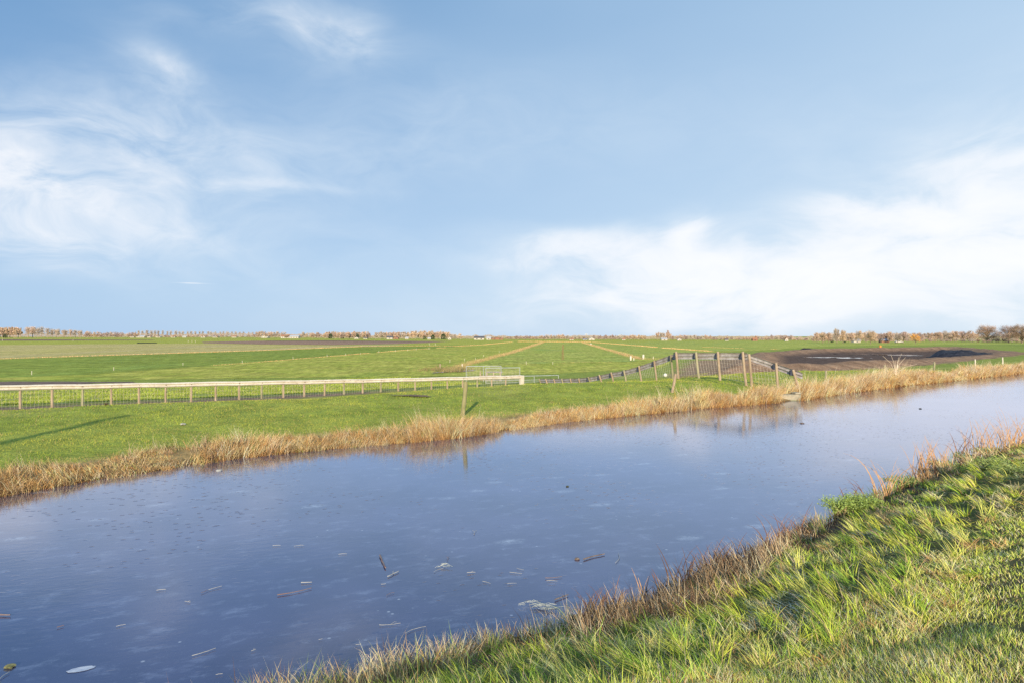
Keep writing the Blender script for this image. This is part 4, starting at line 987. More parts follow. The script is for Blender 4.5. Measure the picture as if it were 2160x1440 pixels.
leafy(1800, 1048, .12, .16, 300, 'small feathery green plant behind the two larger ones', 3, M_PARS)
M_NETT = noisy_mat('nettle_leaf', (.26, .36, .09), (.42, .48, .16), 10, .8, 0, c3=(.42, .30, .15))
for i, (px, v) in enumerate([(1990, 985), (2040, 975), (2090, 990), (2135, 1000), (2080, 960), (1905, 1020)]):
    leafy(px, v, .35, .18, 900, ['weedy green nettle patch below the orange clump', 'weedy nettle patch at the upper right of the near bank', 'brownish nettle patch on the right slope', 'nettle patch close to the right edge', 'nettle patch under the far orange reeds', 'dark leafy weed beside the upright orange reed'][i], 20 + i, M_NETT)

# ------------------------------------------------------------------ trees
def twig_mat(name, cols):
    m = make_blade_mat(name, .15, .9, .05); return m
M_TWIG = make_blade_mat('bare_twigs', .12, .9, .05)
M_BARK = noisy_mat('bark', (.24, .18, .14), (.34, .27, .21), 4, .9, .3, 30)
def tree_parts(style, seed, nl, nt, col, tw=.006):
    """unit-height tree: returns (wood MB, twig arrays). Twigs fill lobes hung on real limbs, leaving gaps"""
    rr = np.random.default_rng(seed); wood = MB(); cen = []
    if style == 'poplar': W, base, lo = .13, .10, .25
    elif style == 'round': W, base, lo = .52, .12, .25
    elif style == 'wide': W, base, lo = .75, .05, .22
    elif style == 'tall': W, base, lo = .30, .08, .25
    elif style == 'thin': W, base, lo = .20, .25, .3
    else: W, base, lo = .9, .0, .3
    wood.tube([(0, 0, -.03), (.01, 0, .3), (.0, .01, .62), (.01, 0, .9)], [.026, .02, .012, .003], 6)
    for i in range(nl):
        z0 = base + (.62 - base) * rr.random(); a = rr.uniform(0, 6.28)
        zz = rr.uniform(lo, .95)
        if style == 'poplar': prof = W * (1 - abs((zz - .45) / .62) ** 2) 
        elif style == 'thin': prof = W * math.sqrt(max(0, 1 - ((zz - .65) / .38) ** 2))
        elif style == 'tall': prof = W * math.sqrt(max(0, 1 - ((zz - .52) / .50) ** 2))
        else: prof = W * math.sqrt(max(0, 1 - ((zz - .42) / .58) ** 2))
        R = prof * rr.uniform(.35, 1.0); end = np.array([R * math.cos(a), R * math.sin(a), zz])
        st = np.array([0, 0, min(z0, zz * .8)]); mid = st * .5 + end * .5 + np.array([0, 0, .05])
        wood.tube([st, mid, end], [.011, .007, .002], 4, False); cen.append((mid, end))
    k = rr.integers(0, nl, nt); M = np.array([c[0] for c in cen])[k]; E = np.array([c[1] for c in cen])[k]
    u = rr.random(nt)[:, None] ** .6; P = M + (E - M) * u + rr.normal(0, .045 if style != 'poplar' else .02, (nt, 3))
    out = P - np.array([0, 0, .30]); out /= np.linalg.norm(out, axis=1)[:, None] + 1e-6
    upw = {'poplar': 1.6, 'thin': 1.1, 'tall': .9}.get(style, .25)
    D = out + np.array([0, 0, upw]) + rr.normal(0, .45, (nt, 3)); D /= np.linalg.norm(D, axis=1)[:, None]
    Ln = rr.uniform(.05, .12, nt)[:, None]; S = np.cross(D, rr.normal(0, 1, (nt, 3))); S /= np.linalg.norm(S, axis=1)[:, None]
    V = np.stack([P - S * tw / 2, P + S * tw / 2, P + D * Ln], 1).reshape(-1, 3); T = np.arange(nt * 3).reshape(-1, 3)
    cc = np.array(col) * rr.uniform(.7, 1.25, (nt, 1)) * (1 + .35 * np.sin(k * 2.4))[:, None]
    return wood, V, T, np.repeat(cc, 3, 0)
def single_tree_mesh(name, style, seed, nl, nt, col, tw):
    wood, V, T, cc = tree_parts(style, seed, nl, nt, col, tw)
    WV = np.array(wood.v); q = [f for f in wood.f if len(f) == 4]; t3 = [f for f in wood.f if len(f) != 4]
    n0 = len(WV); allV = np.concatenate([WV, V]); C_ = np.concatenate([np.tile(np.array(col) * .75, (n0, 1)), cc])
    return mesh_np(name, allV, [np.array(q), T + n0], M_TWIG, C_)
PINK = (.66, .48, .37); GREY = (.58, .48, .41); ORA = (.70, .52, .37); PUR = (.54, .40, .36); WIL = (.92, .52, .17)
LIB = {}
def small(style, colname, v):
    key = (style, colname, v)
    if key not in LIB:
        LIB[key] = single_tree_mesh({'poplar': 'poplar_tree', 'thin': 'bare_tree', 'round': 'bare_tree', 'tall': 'bare_tree', 'wide': 'bush'}[style], style, 100 + len(LIB), 30, 1500 if style != 'thin' else 600, dict(PINK=PINK, GREY=GREY, ORA=ORA, PUR=PUR, WIL=WIL)[colname], .02)
    return LIB[key]
def vb_of(Y): return HZ + (3 - FZ) * F / Y
def far_Y(px, Y):
    vb = np.interp(px, [0, 540, 700, 950, 1300, 1700], [711.6, 712.6, 714.2, 716.2, 717.3, 719.5]); Y0 = (3 - FZ) * F / (vb - HZ)
    return min(Y, Y0 * 1.02) if px > 540 else Y
def plant_small(px, vt, Y, style, coln, label, group, wmul=1.0, cat='tree'):
    if px < 1715: Y = far_Y(px, Y * .9) * random.uniform(.97, 1.08)
    h = (vb_of(Y) - vt) * Y / F; p = Q(px, vb_of(Y), Y); nm = {'poplar': 'poplar_tree', 'wide': 'bush'}.get(style, 'bare_tree')
    o = link(nm, small(style, coln, random.randrange(3))); o.location = (p[0], p[1], FZ); o.rotation_euler[2] = random.uniform(0, 6.28); o.scale = (h * wmul, h * wmul, h)
    tag(o, label, cat, group)
def row(x0, x1, n_, vt, Y, style, cols, label, group, wmul=1.0, jit=.35, vj=1.2, cat='tree'):
    for i in range(n_):
        px = x0 + (x1 - x0) * (i + .5) / n_ + random.uniform(-jit, jit) * (x1 - x0) / n_; v = np.interp(px, [x0, x1], vt) if hasattr(vt, '__len__') else vt
        plant_small(px, v + random.uniform(-vj, vj), Y * random.uniform(.97, 1.03), style, random.choice(cols), label, group, wmul * random.uniform(.85, 1.2), cat)
row(0, 44, 13, 690.5, 1750, 'poplar', ['PINK', 'ORA'], 'tall pinkish leafless poplar in the dense grove at the far left edge', 'poplars of the far left grove', 1.3)
row(-40, 0, 8, 691, 1750, 'poplar', ['PINK', 'ORA'], 'tall pinkish leafless poplar in the dense grove at the far left edge', 'poplars of the far left grove', 1.3)
row(57, 90, 5, 690, 1900, 'thin', ['GREY', 'PINK'], 'slender bare tree in the group of five right of the far left grove', 'five slender trees at the far left', 1.4)
row(97, 185, 11, (693, 698), 1900, 'thin', ['GREY', 'PINK'], 'slender bare tree in the open row on the left horizon', 'open row of slender trees on the left horizon', 1.5)
row(178, 255, 9, 700.5, 1500, 'round', ['PUR', 'PINK', 'ORA'], 'rounded brownish tree in the clump on the left horizon', 'rounded trees on the left horizon', 1.1)
row(255, 292, 4, 701.5, 1600, 'round', ['PINK', 'PUR'], 'small rounded tree between the clump and the far village', 'small trees before the far village', 1.0)
row(288, 545, 30, (696.5, 700), 2300, 'thin', ['GREY'], 'tiny thin tree in the very long row above the far village', 'long row of tiny trees above the far village', 1.1, .15, .8)
row(300, 545, 24, (706, 706), 1900, 'round', ['PUR', 'PINK', 'GREY'], 'low shrubby tree between the houses of the far village', 'shrubby trees in the far village', 1.3)
row(540, 600, 8, 699, 1500, 'round', ['PINK', 'GREY'], 'bare tree left of the white village roofs', 'bare trees left of the white roofs', 1.0)
row(600, 660, 6, 705, 1400, 'round', ['ORA', 'PINK'], 'low tree behind the white village roofs', 'low trees behind the white roofs', 1.2)
row(632, 642, 1, 700, 1400, 'tall', ['GREY'], 'taller tree over the white village roofs', None, 1.0)
row(655, 780, 16, 702, 1150, 'round', ['PINK', 'ORA', 'PUR'], 'bushy bare tree around the left farms', 'bushy trees around the left farms', 1.2)
row(685, 778, 22, 699.5, 1300, 'poplar', ['PINK', 'GREY'], 'thin poplar in the double row behind the left farms', 'poplars behind the left farms', 1.5, .2)
row(790, 856, 17, 700.5, 1300, 'poplar', ['GREY', 'PINK'], 'thin poplar in the row above the dark roofed farm', 'poplars above the dark roofed farm', 1.6, .2)
row(860, 948, 18, 699, 950, 'tall', ['ORA', 'PINK', 'ORA'], 'orange brown tree in the tall grove left of the centre', 'tall grove left of the centre', 1.0, .3, 2)
row(945, 972, 4, 704, 1050, 'round', ['GREY', 'ORA'], 'small tree just right of the tall grove', 'small trees right of the tall grove', 1.0)
row(1000, 1100, 12, 709, 1500, 'round', ['PUR', 'PINK'], 'low distant tree behind the long barns', 'low trees behind the long barns', 1.4)
row(1100, 1150, 7, 708, 1400, 'round', ['PUR', 'PINK'], 'low distant tree right of the barns', 'low trees right of the barns', 1.3)
row(1150, 1200, 6, 705, 1100, 'round', ['GREY', 'PINK'], 'bare tree in the middle of the horizon', 'bare trees in the middle of the horizon', 1.1)
row(1205, 1250, 6, 710.5, 1500, 'round', ['PUR', 'GREY'], 'very low tree beside the blue roofed house', 'very low trees beside the blue roofed house', 1.3)
row(1250, 1320, 10, 707, 1300, 'round', ['PUR', 'GREY'], 'low grey tree right of the blue roofed house', 'low grey trees right of the blue roofed house', 1.1)
row(1318, 1362, 7, 707, 850, 'round', ['ORA', 'PINK'], 'orange tinted bushy tree before the lone farm', 'orange bushy trees before the lone farm', 1.1)
row(1386, 1416, 5, 702, 820, 'tall', ['PINK', 'ORA', 'GREY'], 'tall bare tree around the lone white farm', 'tall trees around the lone white farm', 1.0)
plant_small(1409, 696.5, 815, 'poplar', 'PUR', 'single narrow poplar towering over the lone white farm', None, 1.1)
row(1416, 1500, 11, 707, 950, 'round', ['PINK', 'GREY', 'PUR'], 'bare tree right of the lone white farm', 'bare trees right of the lone farm', 1.1)
row(1500, 1625, 16, 711, 1300, 'round', ['PUR', 'PINK'], 'very low distant tree on the right part of the horizon', 'very low trees on the right horizon', 1.3)
row(1625, 1672, 6, 707, 700, 'round', ['GREY', 'PUR'], 'small dark tree beside the tiny house on the right', 'small trees beside the tiny house', .9)
row(1672, 1715, 6, 712.5, 900, 'round', ['PUR', 'PINK'], 'low bush left of the right wood', 'low bushes left of the right wood', 1.2)

def big_tree(name, px, vt, vb, style, col, nl, nt, wmul, seed, label, tw=.005, group=None):
    Y = (3 - FZ) * F / (vb - HZ); h = (vb - vt) * Y / F; p = Q(px, vb, Y); root = empty(name, (p[0], p[1], FZ)); tag(root, label, 'tree', group)
    wood, V, T, cc = tree_parts(style, seed, nl, nt, col, tw)
    s_ = np.array([h * wmul, h * wmul, h]); wood.v = [tuple(np.array(v) * s_) for v in wood.v]; wood.build('trunk', M_BARK, root)
    link('crown', mesh_np('crown', V * s_, [T], M_TWIG, cc), root)
specs = [(1722, 702, 723, 'round', PINK, .8, 'bare pinkish tree opening the right wood'), (1735, 701, 724, 'round', ORA, .9, 'second bare tree from the left in the right wood'), (1748, 702, 724, 'round', PINK, .8, 'bare tree left of the tall double poplar'),
         (1765, 692.5, 725, 'tall', GREY, .7, 'tall greyish narrow tree, highest of the right wood left part'), (1778, 697, 725, 'tall', ORA, .9, 'warm brown narrow tree beside the tallest one'), (1795, 702, 724.5, 'round', PINK, .9, 'rounded pinkish tree over the white shed'),
         (1812, 698, 724, 'round', ORA, .9, 'warm rounded tree behind the white shed'), (1836, 697.5, 726, 'round', ORA, 1.15, 'broad yellowish bare tree left of the blue roofed house'), (1858, 702, 723, 'round', PUR, .9, 'bare tree behind the blue roofed house'),
         (1876, 700, 723, 'round', PINK, .9, 'bare tree right behind the blue roofed house'), (1893, 700, 724, 'round', GREY, .8, 'greyish tree behind the pale car'), (1906, 700, 724, 'round', PUR, .9, 'darker tree left of the orange willow'),
         (1962, 701, 720.5, 'round', PINK, 1.0, 'bare tree right of the orange willow'), (1978, 700, 720, 'round', PINK, 1.0, 'pale tree second right of the orange willow'), (1995, 698, 720, 'round', GREY, 1.1, 'broad grey tree in the back right wood'),
         (2012, 698, 720, 'round', PINK, 1.1, 'broad pinkish tree in the back right wood'), (2030, 699, 720, 'round', PUR, 1.0, 'purplish tree in the back right wood'), (2047, 698, 721, 'round', PINK, .9, 'tree just left of the big round tree')]
for i, (px, vt, vb, st_, c, wm, lab) in enumerate(specs):
    big_tree('bare_tree', px, vt, vb, st_, c, 38, 3200, wm, 300 + i, lab, .012)
row(1720, 2060, 40, 702.5, 520, 'round', ['PINK', 'PUR', 'GREY', 'ORA'], 'background tree in the depth of the right wood', 'background trees of the right wood', 1.1)
row(1715, 2060, 46, 713.5, 440, 'wide', ['PUR', 'PINK', 'ORA', 'GREY'], 'low undergrowth bush along the foot of the right wood', 'undergrowth of the right wood', .9, .5, 1.5, 'bush')
big_tree('willow_tree', 1931, 704, 725.5, 'round', WIL, 40, 3600, 1.0, 340, 'glowing orange round willow in the right wood', .009)
big_tree('bare_tree', 2082, 685.5, 722.5, 'round', (.52, .36, .27), 60, 6500, 1.25, 341, 'big round bare tree, left of the two large ones at the right', .0055)
big_tree('bare_tree', 2128, 687, 723, 'round', (.42, .30, .26), 60, 6000, 1.35, 342, 'large dark bare tree partly behind the rightmost tree', .0055)
big_tree('bare_tree', 2156, 684, 724, 'round', (.46, .32, .24), 60, 6500, 1.4, 343, 'large bare tree cut by the right edge of the view', .0055)
big_tree('bare_tree', 2190, 688, 724, 'round', (.46, .32, .24), 50, 5000, 1.1, 344, 'large bare tree beyond the right edge')
row(2050, 2230, 30, 714, 400, 'wide', ['PUR', 'PINK', 'GREY'], 'brush at the foot of the large right trees', 'brush under the large right trees', 1.0, .5, 2, 'bush')
# evergreens
def evergreen_mesh(seed):
    rr = np.random.default_rng(seed); n_ = 900; a = rr.uniform(0, 6.28, n_); z = rr.uniform(.04, 1, n_); R = (.36 * np.sqrt(np.clip(1 - ((z - .4) / .62) ** 2, 0, 1)) * (1 + .25 * np.sin(3 * a + seed))) * rr.uniform(.6, 1.05, n_)
    P = np.stack([R * np.cos(a), R * np.sin(a), z], -1); D = rr.normal(0, 1, (n_, 3)); D /= np.linalg.norm(D, axis=1)[:, None]; S = np.cross(D, rr.normal(0, 1, (n_, 3))); S /= np.linalg.norm(S, axis=1)[:, None]
    V = np.stack([P - S * .03, P + S * .03, P + D * .09], 1).reshape(-1, 3); c = np.array([.05, .09, .045]) * rr.uniform(.6, 1.8, (n_, 1))
    return mesh_np('evergreen_tree', V, [np.arange(n_ * 3).reshape(-1, 3)], M_TWIG, np.repeat(c, 3, 0))
EV = [evergreen_mesh(1), evergreen_mesh(2)]
for px, vt, Y, w_, lab in [(697, 704, 1050, 1.0, 'dark evergreen left of the left farm'), (722, 706, 1100, 1.3, 'flat dark evergreen by the left farm'), (754, 704.5, 1080, .8, 'dark pointed evergreen between the farm houses'), (895, 708, 900, 1.1, 'dark evergreen under the tall grove, left'),
                           (913, 706.5, 900, 1.2, 'dark evergreen under the tall grove, middle'), (935, 704.5, 890, 1.2, 'largest dark evergreen under the tall grove'), (10, 706, 1600, 1.6, 'dark shrub at the foot of the far left grove'), (1755, 716, 400, 1.2, 'dark green shrub under the tall narrow tree'), (1782, 718, 395, 1.2, 'dark green shrub right of the tall narrow tree')]:
    if px < 1700: Y = far_Y(px, Y) * .97
    h = (vb_of(Y) - vt) * Y / F; p = Q(px, vb_of(Y), Y); o = link('evergreen_tree', EV[px % 2]); o.location = (p[0], p[1], FZ); o.scale = (h * w_, h * w_, h); tag(o, lab, 'tree')
# nearer shrubs right behind the basin
# continuous low belt of distant woodland
n_ = 90000; px = rng.uniform(-60, 2230, n_); Yb = np.interp(px, [0, 540, 700, 950, 1300, 1700, 2230], [2150, 1750, 1250, 860, 740, 600, 560]) * rng.uniform(.98, 1.25, n_); x = (px - CX) / F * Yb
pxh = 6.5 + 3.5 * vnoise(px, px * 0, .03, 95) + 2.5 * vnoise(px, px * 0, .13, 96); top = np.clip(pxh, 3, 12) * Yb / F * np.interp(px, [0, 180, 600, 900, 1200, 1700, 1720, 2230], [.9, 1.0, 1.1, 1.0, 1.0, 1.0, 1.6, 1.8])
z = FZ + np.clip(top, .8, 30) * rng.random(n_) ** .8
c = pick([(.54, .41, .35), (.60, .45, .37), (.47, .38, .36), (.42, .40, .30)], rng.integers(0, 4, n_)) * rng.uniform(.75, 1.2, (n_, 1))
blade_obj('distant_woodland', [blades(np.stack([x, Yb, z], -1), rng.uniform(.0006, .0015, n_) * Yb, .0004 * Yb, rng.uniform(0, 6.28, n_), rng.uniform(0, .7, n_), rng.uniform(.2, 1.2, n_), c, 1)], M_TWIG, 'low brownish belt of distant hedges and trees along the horizon', 'woodland')

# ------------------------------------------------------------------ houses on the horizon
M_WALLW = noisy_mat('white_render', (.62, .57, .52), (.52, .48, .44), 1, .8, 0); M_BRICK = noisy_mat('red_brick', (.38, .2, .14), (.28, .15, .11), 2, .85, 0)
M_TILE_R = noisy_mat('orange_roof', (.48, .24, .14), (.36, .18, .11), 2, .8, 0); M_TILE_D = noisy_mat('dark_roof', (.10, .10, .12), (.16, .15, .16), 2, .7, 0); M_TILE_W = noisy_mat('pale_roof', (.56, .56, .58), (.46, .48, .52), 2, .6, 0); M_TILE_B = noisy_mat('blue_grey_roof', (.22, .27, .36), (.30, .35, .44), 2, .6, 0)
M_GLASS = noisy_mat('dark_window', (.04, .05, .06), (.07, .08, .1), 2, .2, 0)
def house(px0, px1, vt, Y, wall, roofm, label, eave=.5, cat='house', gable=False, name='house'):
    Y = far_Y((px0 + px1) / 2, Y) * .96 if px0 < 1700 else Y
    vb = vb_of(Y); w = (px1 - px0) * Y / F; h = (vb - vt) * Y / F; p = Q((px0 + px1) / 2, vb, Y); d = w * .7 if w < 25 else 14
    root = empty(name, (p[0], p[1], FZ)); tag(root, label, cat); he = h * eave; b = MB()
    b.box((0, 0, he / 2), (w * .94, d, he)); 
    if gable: b.add([(-w * .47, -d / 2, he), (w * .47, -d / 2, he), (0, -d / 2, h * .98), (-w * .47, d / 2, he), (w * .47, d / 2, he), (0, d / 2, h * .98)], [(0, 1, 2), (5, 4, 3)])
    b.build('wall', wall, root); r = MB(); t_ = .25
    if gable: r.add([(-w / 2, -d / 2 - .4, he - .2), (0, -d / 2 - .4, h), (0, d / 2 + .4, h), (-w / 2, d / 2 + .4, he - .2), (w / 2, -d / 2 - .4, he - .2), (w / 2, d / 2 + .4, he - .2), (0, -d / 2 - .4, h + t_), (0, d / 2 + .4, h + t_), (-w / 2, -d / 2 - .4, he), (w / 2, -d / 2 - .4, he), (-w / 2, d / 2 + .4, he), (w / 2, d / 2 + .4, he)], [(8, 6, 7, 10), (6, 9, 11, 7), (0, 1, 6, 8), (1, 4, 9, 6), (0, 3, 2, 1), (1, 2, 5, 4)])
    else: r.add([(-w / 2, -d / 2 - .5, he - .1), (w / 2, -d / 2 - .5, he - .1), (w / 2, d / 2 + .5, he - .1), (-w / 2, d / 2 + .5, he - .1), (-w / 2, 0, h), (w / 2, 0, h)], [(0, 1, 5, 4), (2, 3, 4, 5), (0, 4, 3), (1, 2, 5), (3, 2, 1, 0)])
    ro = r.build('roof', roofm, root)
    if name == 'house' and not gable:
        c = MB(); c.box((w * .28, .3, h + .4), (.8, .8, 1.4)); c.build('chimney', M_BRICK, ro)
    n_ = max(1, int(w / 4.5))
    for i in range(min(n_, 6)):
        m_ = MB(); m_.box((-w * .42 + (i + .5) * w * .84 / n_, -d / 2 - .03, he * .5), (min(1.6, w * .2), .1, he * .42)); m_.build('window', M_GLASS, root)
    return root
Hs = [(276, 284, 708.6, 1900, M_WALLW, M_TILE_R, 'tiny white house with orange roof, leftmost of the far village'), (290, 308, 707.5, 1850, M_WALLW, M_TILE_W, 'white flat looking barn in the far village'), (312, 320, 707, 1850, M_WALLW, M_TILE_D, 'small house with dark roof in the far village'),
      (330, 340, 708, 1900, M_WALLW, M_TILE_W, 'small pale building in the far village middle'), (362, 371, 708.3, 1900, M_WALLW, M_TILE_R, 'orange roofed house in the far village middle'), (386, 394, 708.3, 1900, M_WALLW, M_TILE_W, 'pale house right of the village middle'),
      (425, 434, 707.5, 1850, M_WALLW, M_TILE_R, 'white house with orange roof at the right of the far village'), (450, 462, 708.3, 1850, M_WALLW, M_TILE_W, 'long pale shed right end of the far village'), (490, 500, 708, 1850, M_WALLW, M_TILE_R, 'last small house of the far village'),
      (552, 568, 707.5, 1500, M_WALLW, M_TILE_W, 'pale long house under bare trees'), (594, 612, 706, 1400, M_WALLW, M_TILE_R, 'white house with reddish roof, left of the big white barn'), (612, 632, 707, 1350, M_WALLW, M_TILE_W, 'big white roofed barn'),
      (748, 757, 710.6, 1000, M_WALLW, M_TILE_D, 'small farm house with dark roof near the pointed evergreen'), (767, 775, 711, 1000, M_WALLW, M_TILE_D, 'small white farm cottage'), (816, 829, 708.5, 950, M_WALLW, M_TILE_D, 'dark roofed farm house with white gable'),
      (830, 841, 709.5, 955, M_BRICK, M_TILE_D, 'low dark barn right of the white gable'), (855, 862, 710.5, 1000, M_WALLW, M_TILE_W, 'tiny pale shed left of the tall grove'), (902, 909, 711.5, 870, M_WALLW, M_TILE_W, 'tiny white shed inside the tall grove'),
      (945, 952, 710, 1000, M_WALLW, M_TILE_D, 'tiny house right of the tall grove'), (1000, 1022, 709, 900, M_WALLW, M_TILE_D, 'wide barn with dark shallow roof'), (1026, 1036, 710, 950, M_WALLW, M_TILE_W, 'white farm house between the barns'), (1036, 1062, 711.2, 900, M_BRICK, M_TILE_D, 'long low dark barn'),
      (1201, 1210, 713, 1000, M_WALLW, M_TILE_R, 'small cream house in the middle of the horizon'), (1229, 1239, 714.6, 900, M_WALLW, M_TILE_B, 'low shed beside the blue roofed house'), (1241, 1254, 711.8, 800, M_WALLW, M_TILE_B, 'blue grey roofed house in the middle of the horizon'),
      (1312, 1319, 713, 1000, M_WALLW, M_TILE_R, 'small brownish house before the orange bushes'), (1394, 1407, 712.5, 780, M_WALLW, M_TILE_W, 'lone white farm house under the tall poplar'), (1428, 1437, 714, 850, M_WALLW, M_TILE_W, 'small pale shed right of the lone farm'),
      (1529, 1536, 714, 1100, M_WALLW, M_TILE_D, 'tiny white gabled house far right of centre'), (1586, 1597, 712, 1000, M_BRICK, M_TILE_R, 'orange brick house on the right horizon'), (1655, 1662, 712, 700, M_WALLW, M_TILE_R, 'tiny house between two small trees'),
      (1798, 1813, 714, 405, M_WALLW, M_TILE_W, 'white shed half hidden in the right wood'), (1856, 1874, 713.5, 395, M_BRICK, M_TILE_B, 'house with blue grey roof inside the right wood')]
for i, (a0, a1, vt, Y, wm, rm, lab) in enumerate(Hs):
    house(a0, a1, vt, Y, wm, rm, lab, .5, gable=(i % 3 == 0), name='barn' if 'barn' in lab or 'shed' in lab else 'house', cat='barn' if 'barn' in lab or 'shed' in lab else 'house')
# pale car by the wood
p = Q(1896, vb_of(385), 385); root = empty('parked_car', (p[0], p[1], FZ)); tag(root, 'pale car parked before the right wood', 'car'); b = MB()
prof = [(-2.1, .3), (-2.15, .8), (-1.7, .95), (-1.1, 1.42), (.5, 1.42), (1.2, .95), (2.0, .8), (2.1, .35)]
b.add([(x_, -.85, z_) for x_, z_ in prof] + [(x_, .85, z_) for x_, z_ in prof], [tuple(range(8)), tuple(range(15, 7, -1))] + [(i, i + 8, (i + 1) % 8 + 8, (i + 1) % 8) for i in range(8)]); b.build('body', M_WALLW, root)
m_ = MB(); m_.box((-.3, -.86, 1.15), (1.5, .04, .38)); m_.build('window', M_GLASS, root)
for sx in (-1.3, 1.3):
    for sy in (-.8, .8): m_ = MB(); m_.tube([(sx, sy - .1, .32), (sx, sy + .1, .32)], .32, 12); m_.build('wheel', M_GLASS, root)
# power pylons far away
for px, vt, Y, lab in [(1237, 703.5, 2400, 'tiny lattice pylon over the blue roofed house'), (1307, 706, 2600, 'tiny lattice pylon right of the low grey trees')]:
    h = (vb_of(Y) - vt) * Y / F; p = Q(px, vb_of(Y), Y); root = empty('power_pylon', (p[0], p[1], FZ)); tag(root, lab, 'pylon'); b = MB()
    for sx in (-1, 1): b.tube([(sx * 3, 0, 0), (sx * .8, 0, h)], .35, 4)
    for j in range(5): z_ = h * (j + .5) / 5; b.tube([(-3 + 2.2 * j / 5, 0, z_), (3 - 2.2 * (j + 1) / 5, 0, z_ + h / 5 * .8)], .25, 4)
    b.build('lattice', M_GALV, root)
    for j, z_ in enumerate((.72, .86)): m_ = MB(); m_.box((0, 0, h * z_), (12 - 3 * j, .5, .6)); m_.build('cross_arm', M_GALV, root)
# tall timber pole on the near bank, standing out of view behind the viewer: throws the long shadow on the left dike
SUN_EL = 16.8; SUN_AZ = 183.5           # shadow runs away from the viewer, a touch to the right
mb = MB(); mb.tube([(0, 0, -.5), (.02, 0, 4), (0, 0, 8.5)], [.20, .18, .15], 10); o = mb.build('timber_pole', M_POST)
sx_, sy_ = math.sin(math.radians(SUN_AZ + 180)), math.cos(math.radians(SUN_AZ + 180))
o.location = (-12.2 - sx_ / sy_ * 30, -8.8, 1.2); tag(o, 'tall timber pole on the near bank whose shadow crosses the left dike', 'pole')

# ------------------------------------------------------------------ sky
w = bpy.data.worlds.new('World'); bpy.context.scene.world = w; w.use_nodes = True; t = NT(w.node_tree); bg = w.node_tree.nodes['Background']
sky = t.n('ShaderNodeTexSky', sky_type='NISHITA'); sky.sun_disc = False; sky.sun_elevation = math.radians(SUN_EL); sky.sun_rotation = math.radians(SUN_AZ)
sky.air_density = 1.0; sky.dust_density = .6; sky.ozone_density = 1.5
tc = t.n('ShaderNodeTexCoord').outputs['Generated']; sep = t.n('ShaderNodeSeparateXYZ'); t.l(tc, sep.inputs[0])
az = t.math('ARCTAN2', sep.outputs[0], sep.outputs[1]); el = t.math('ARCSINE', sep.outputs[2]); cb = t.n('ShaderNodeCombineXYZ'); t.l(az, cb.inputs[0]); t.l(el, cb.inputs[1]); P2 = cb.outputs[0]
def ae(px, v): a = math.atan((px - CX) / F); return a, math.atan((HZ - v) / math.hypot(F, px - CX))
def rotmap(vec, ang, sc, loc=(0, 0, 0)):
    m_ = t.n('ShaderNodeMapping'); m_.inputs['Rotation'].default_value = (0, 0, math.radians(ang)); m_.inputs['Scale'].default_value = sc; m_.inputs['Location'].default_value = loc; t.l(vec, m_.inputs['Vector']); return m_.outputs[0]
warp = t.n('ShaderNodeTexNoise'); t.l(t.vmath('MULTIPLY', P2, (1, 2, 1)), warp.inputs['Vector']); warp.inputs['Scale'].default_value = 3.5; warp.inputs['Detail'].default_value = 4
wv = t.vmath('SCALE', t.vmath('SUBTRACT', warp.outputs['Color'], (.5, .5, .5))); wv.node.inputs['Scale'].default_value = .11
Pw = t.vmath('ADD', P2, wv)
def blob(px, v, rx, ry, ang, wgt, src=None, soft=1.0):
    a_, e_ = ae(px, v); d = t.vmath('SUBTRACT', src or Pw, (a_, e_, 0)); d = rotmap(d, ang, (1, 1, 1))
    d = t.vmath('MULTIPLY', d, (F / rx, F / ry, 0)); ln = t.n('ShaderNodeVectorMath', operation='LENGTH'); t.l(d, ln.inputs[0])
    g = t.math('POWER', 2.718, t.math('MULTIPLY', t.math('POWER', ln.outputs['Value'], 2), -1.0)); return t.math('MULTIPLY', g, wgt)
def addl(L_):
    r = L_[0]
    for q_ in L_[1:]: r = t.math('ADD', r, q_)
    return r
fine = t.noise(rotmap(Pw, -12, (3.2, 8, 1)), 2.2, 8, .58, .4); fine2 = t.noise(rotmap(Pw, 25, (3, 7, 1)), 2.6, 8, .6, .5)
L1 = addl([blob(120, 415, 230, 46, 15, .80), blob(-20, 480, 180, 42, 15, .9), blob(300, 500, 500, 90, 4, .22), blob(260, 330, 300, 90, 12, .34), blob(340, 190, 70, 90, -35, .30), blob(350, 135, 60, 20, 10, .35), blob(520, 360, 330, 60, -4, .26), blob(130, 270, 240, 70, -10, .32), blob(0, 370, 160, 40, 5, .3), blob(600, 410, 200, 12, -3, .22)])
m1 = t.math('MULTIPLY', L1, t.ramp(fine2, .30, .72, .12, 1.3))
L2 = addl([blob(690, 60, 130, 50, 8, .6), blob(770, 30, 45, 50, -40, .30), blob(450, 30, 200, 30, -5, .12), blob(880, 290, 500, 70, 0, .16), blob(1050, 230, 600, 90, 0, .08)])
m2 = t.math('MULTIPLY', L2, t.ramp(fine2, .3, .7, .1, 1.1))
L3_ = addl([blob(1440, 580, 300, 52, -4, 1.7), blob(1200, 535, 190, 30, -3, 1.1), blob(1450, 490, 38, 40, -25, .9), blob(1740, 610, 260, 45, -3, 1.5), blob(2100, 510, 230, 65, 4, 1.5), blob(2050, 410, 240, 60, -6, .9), blob(1950, 300, 420, 130, 0, .18), blob(1820, 440, 130, 20, 4, .35), blob(2130, 270, 140, 50, 0, .18), blob(2350, 450, 250, 160, 0, .6), blob(1650, 675, 620, 50, 0, .8), blob(1300, 500, 240, 22, 0, .25)])
m3 = t.math('MULTIPLY', L3_, t.ramp(fine, .3, .72, .28, 1.35))
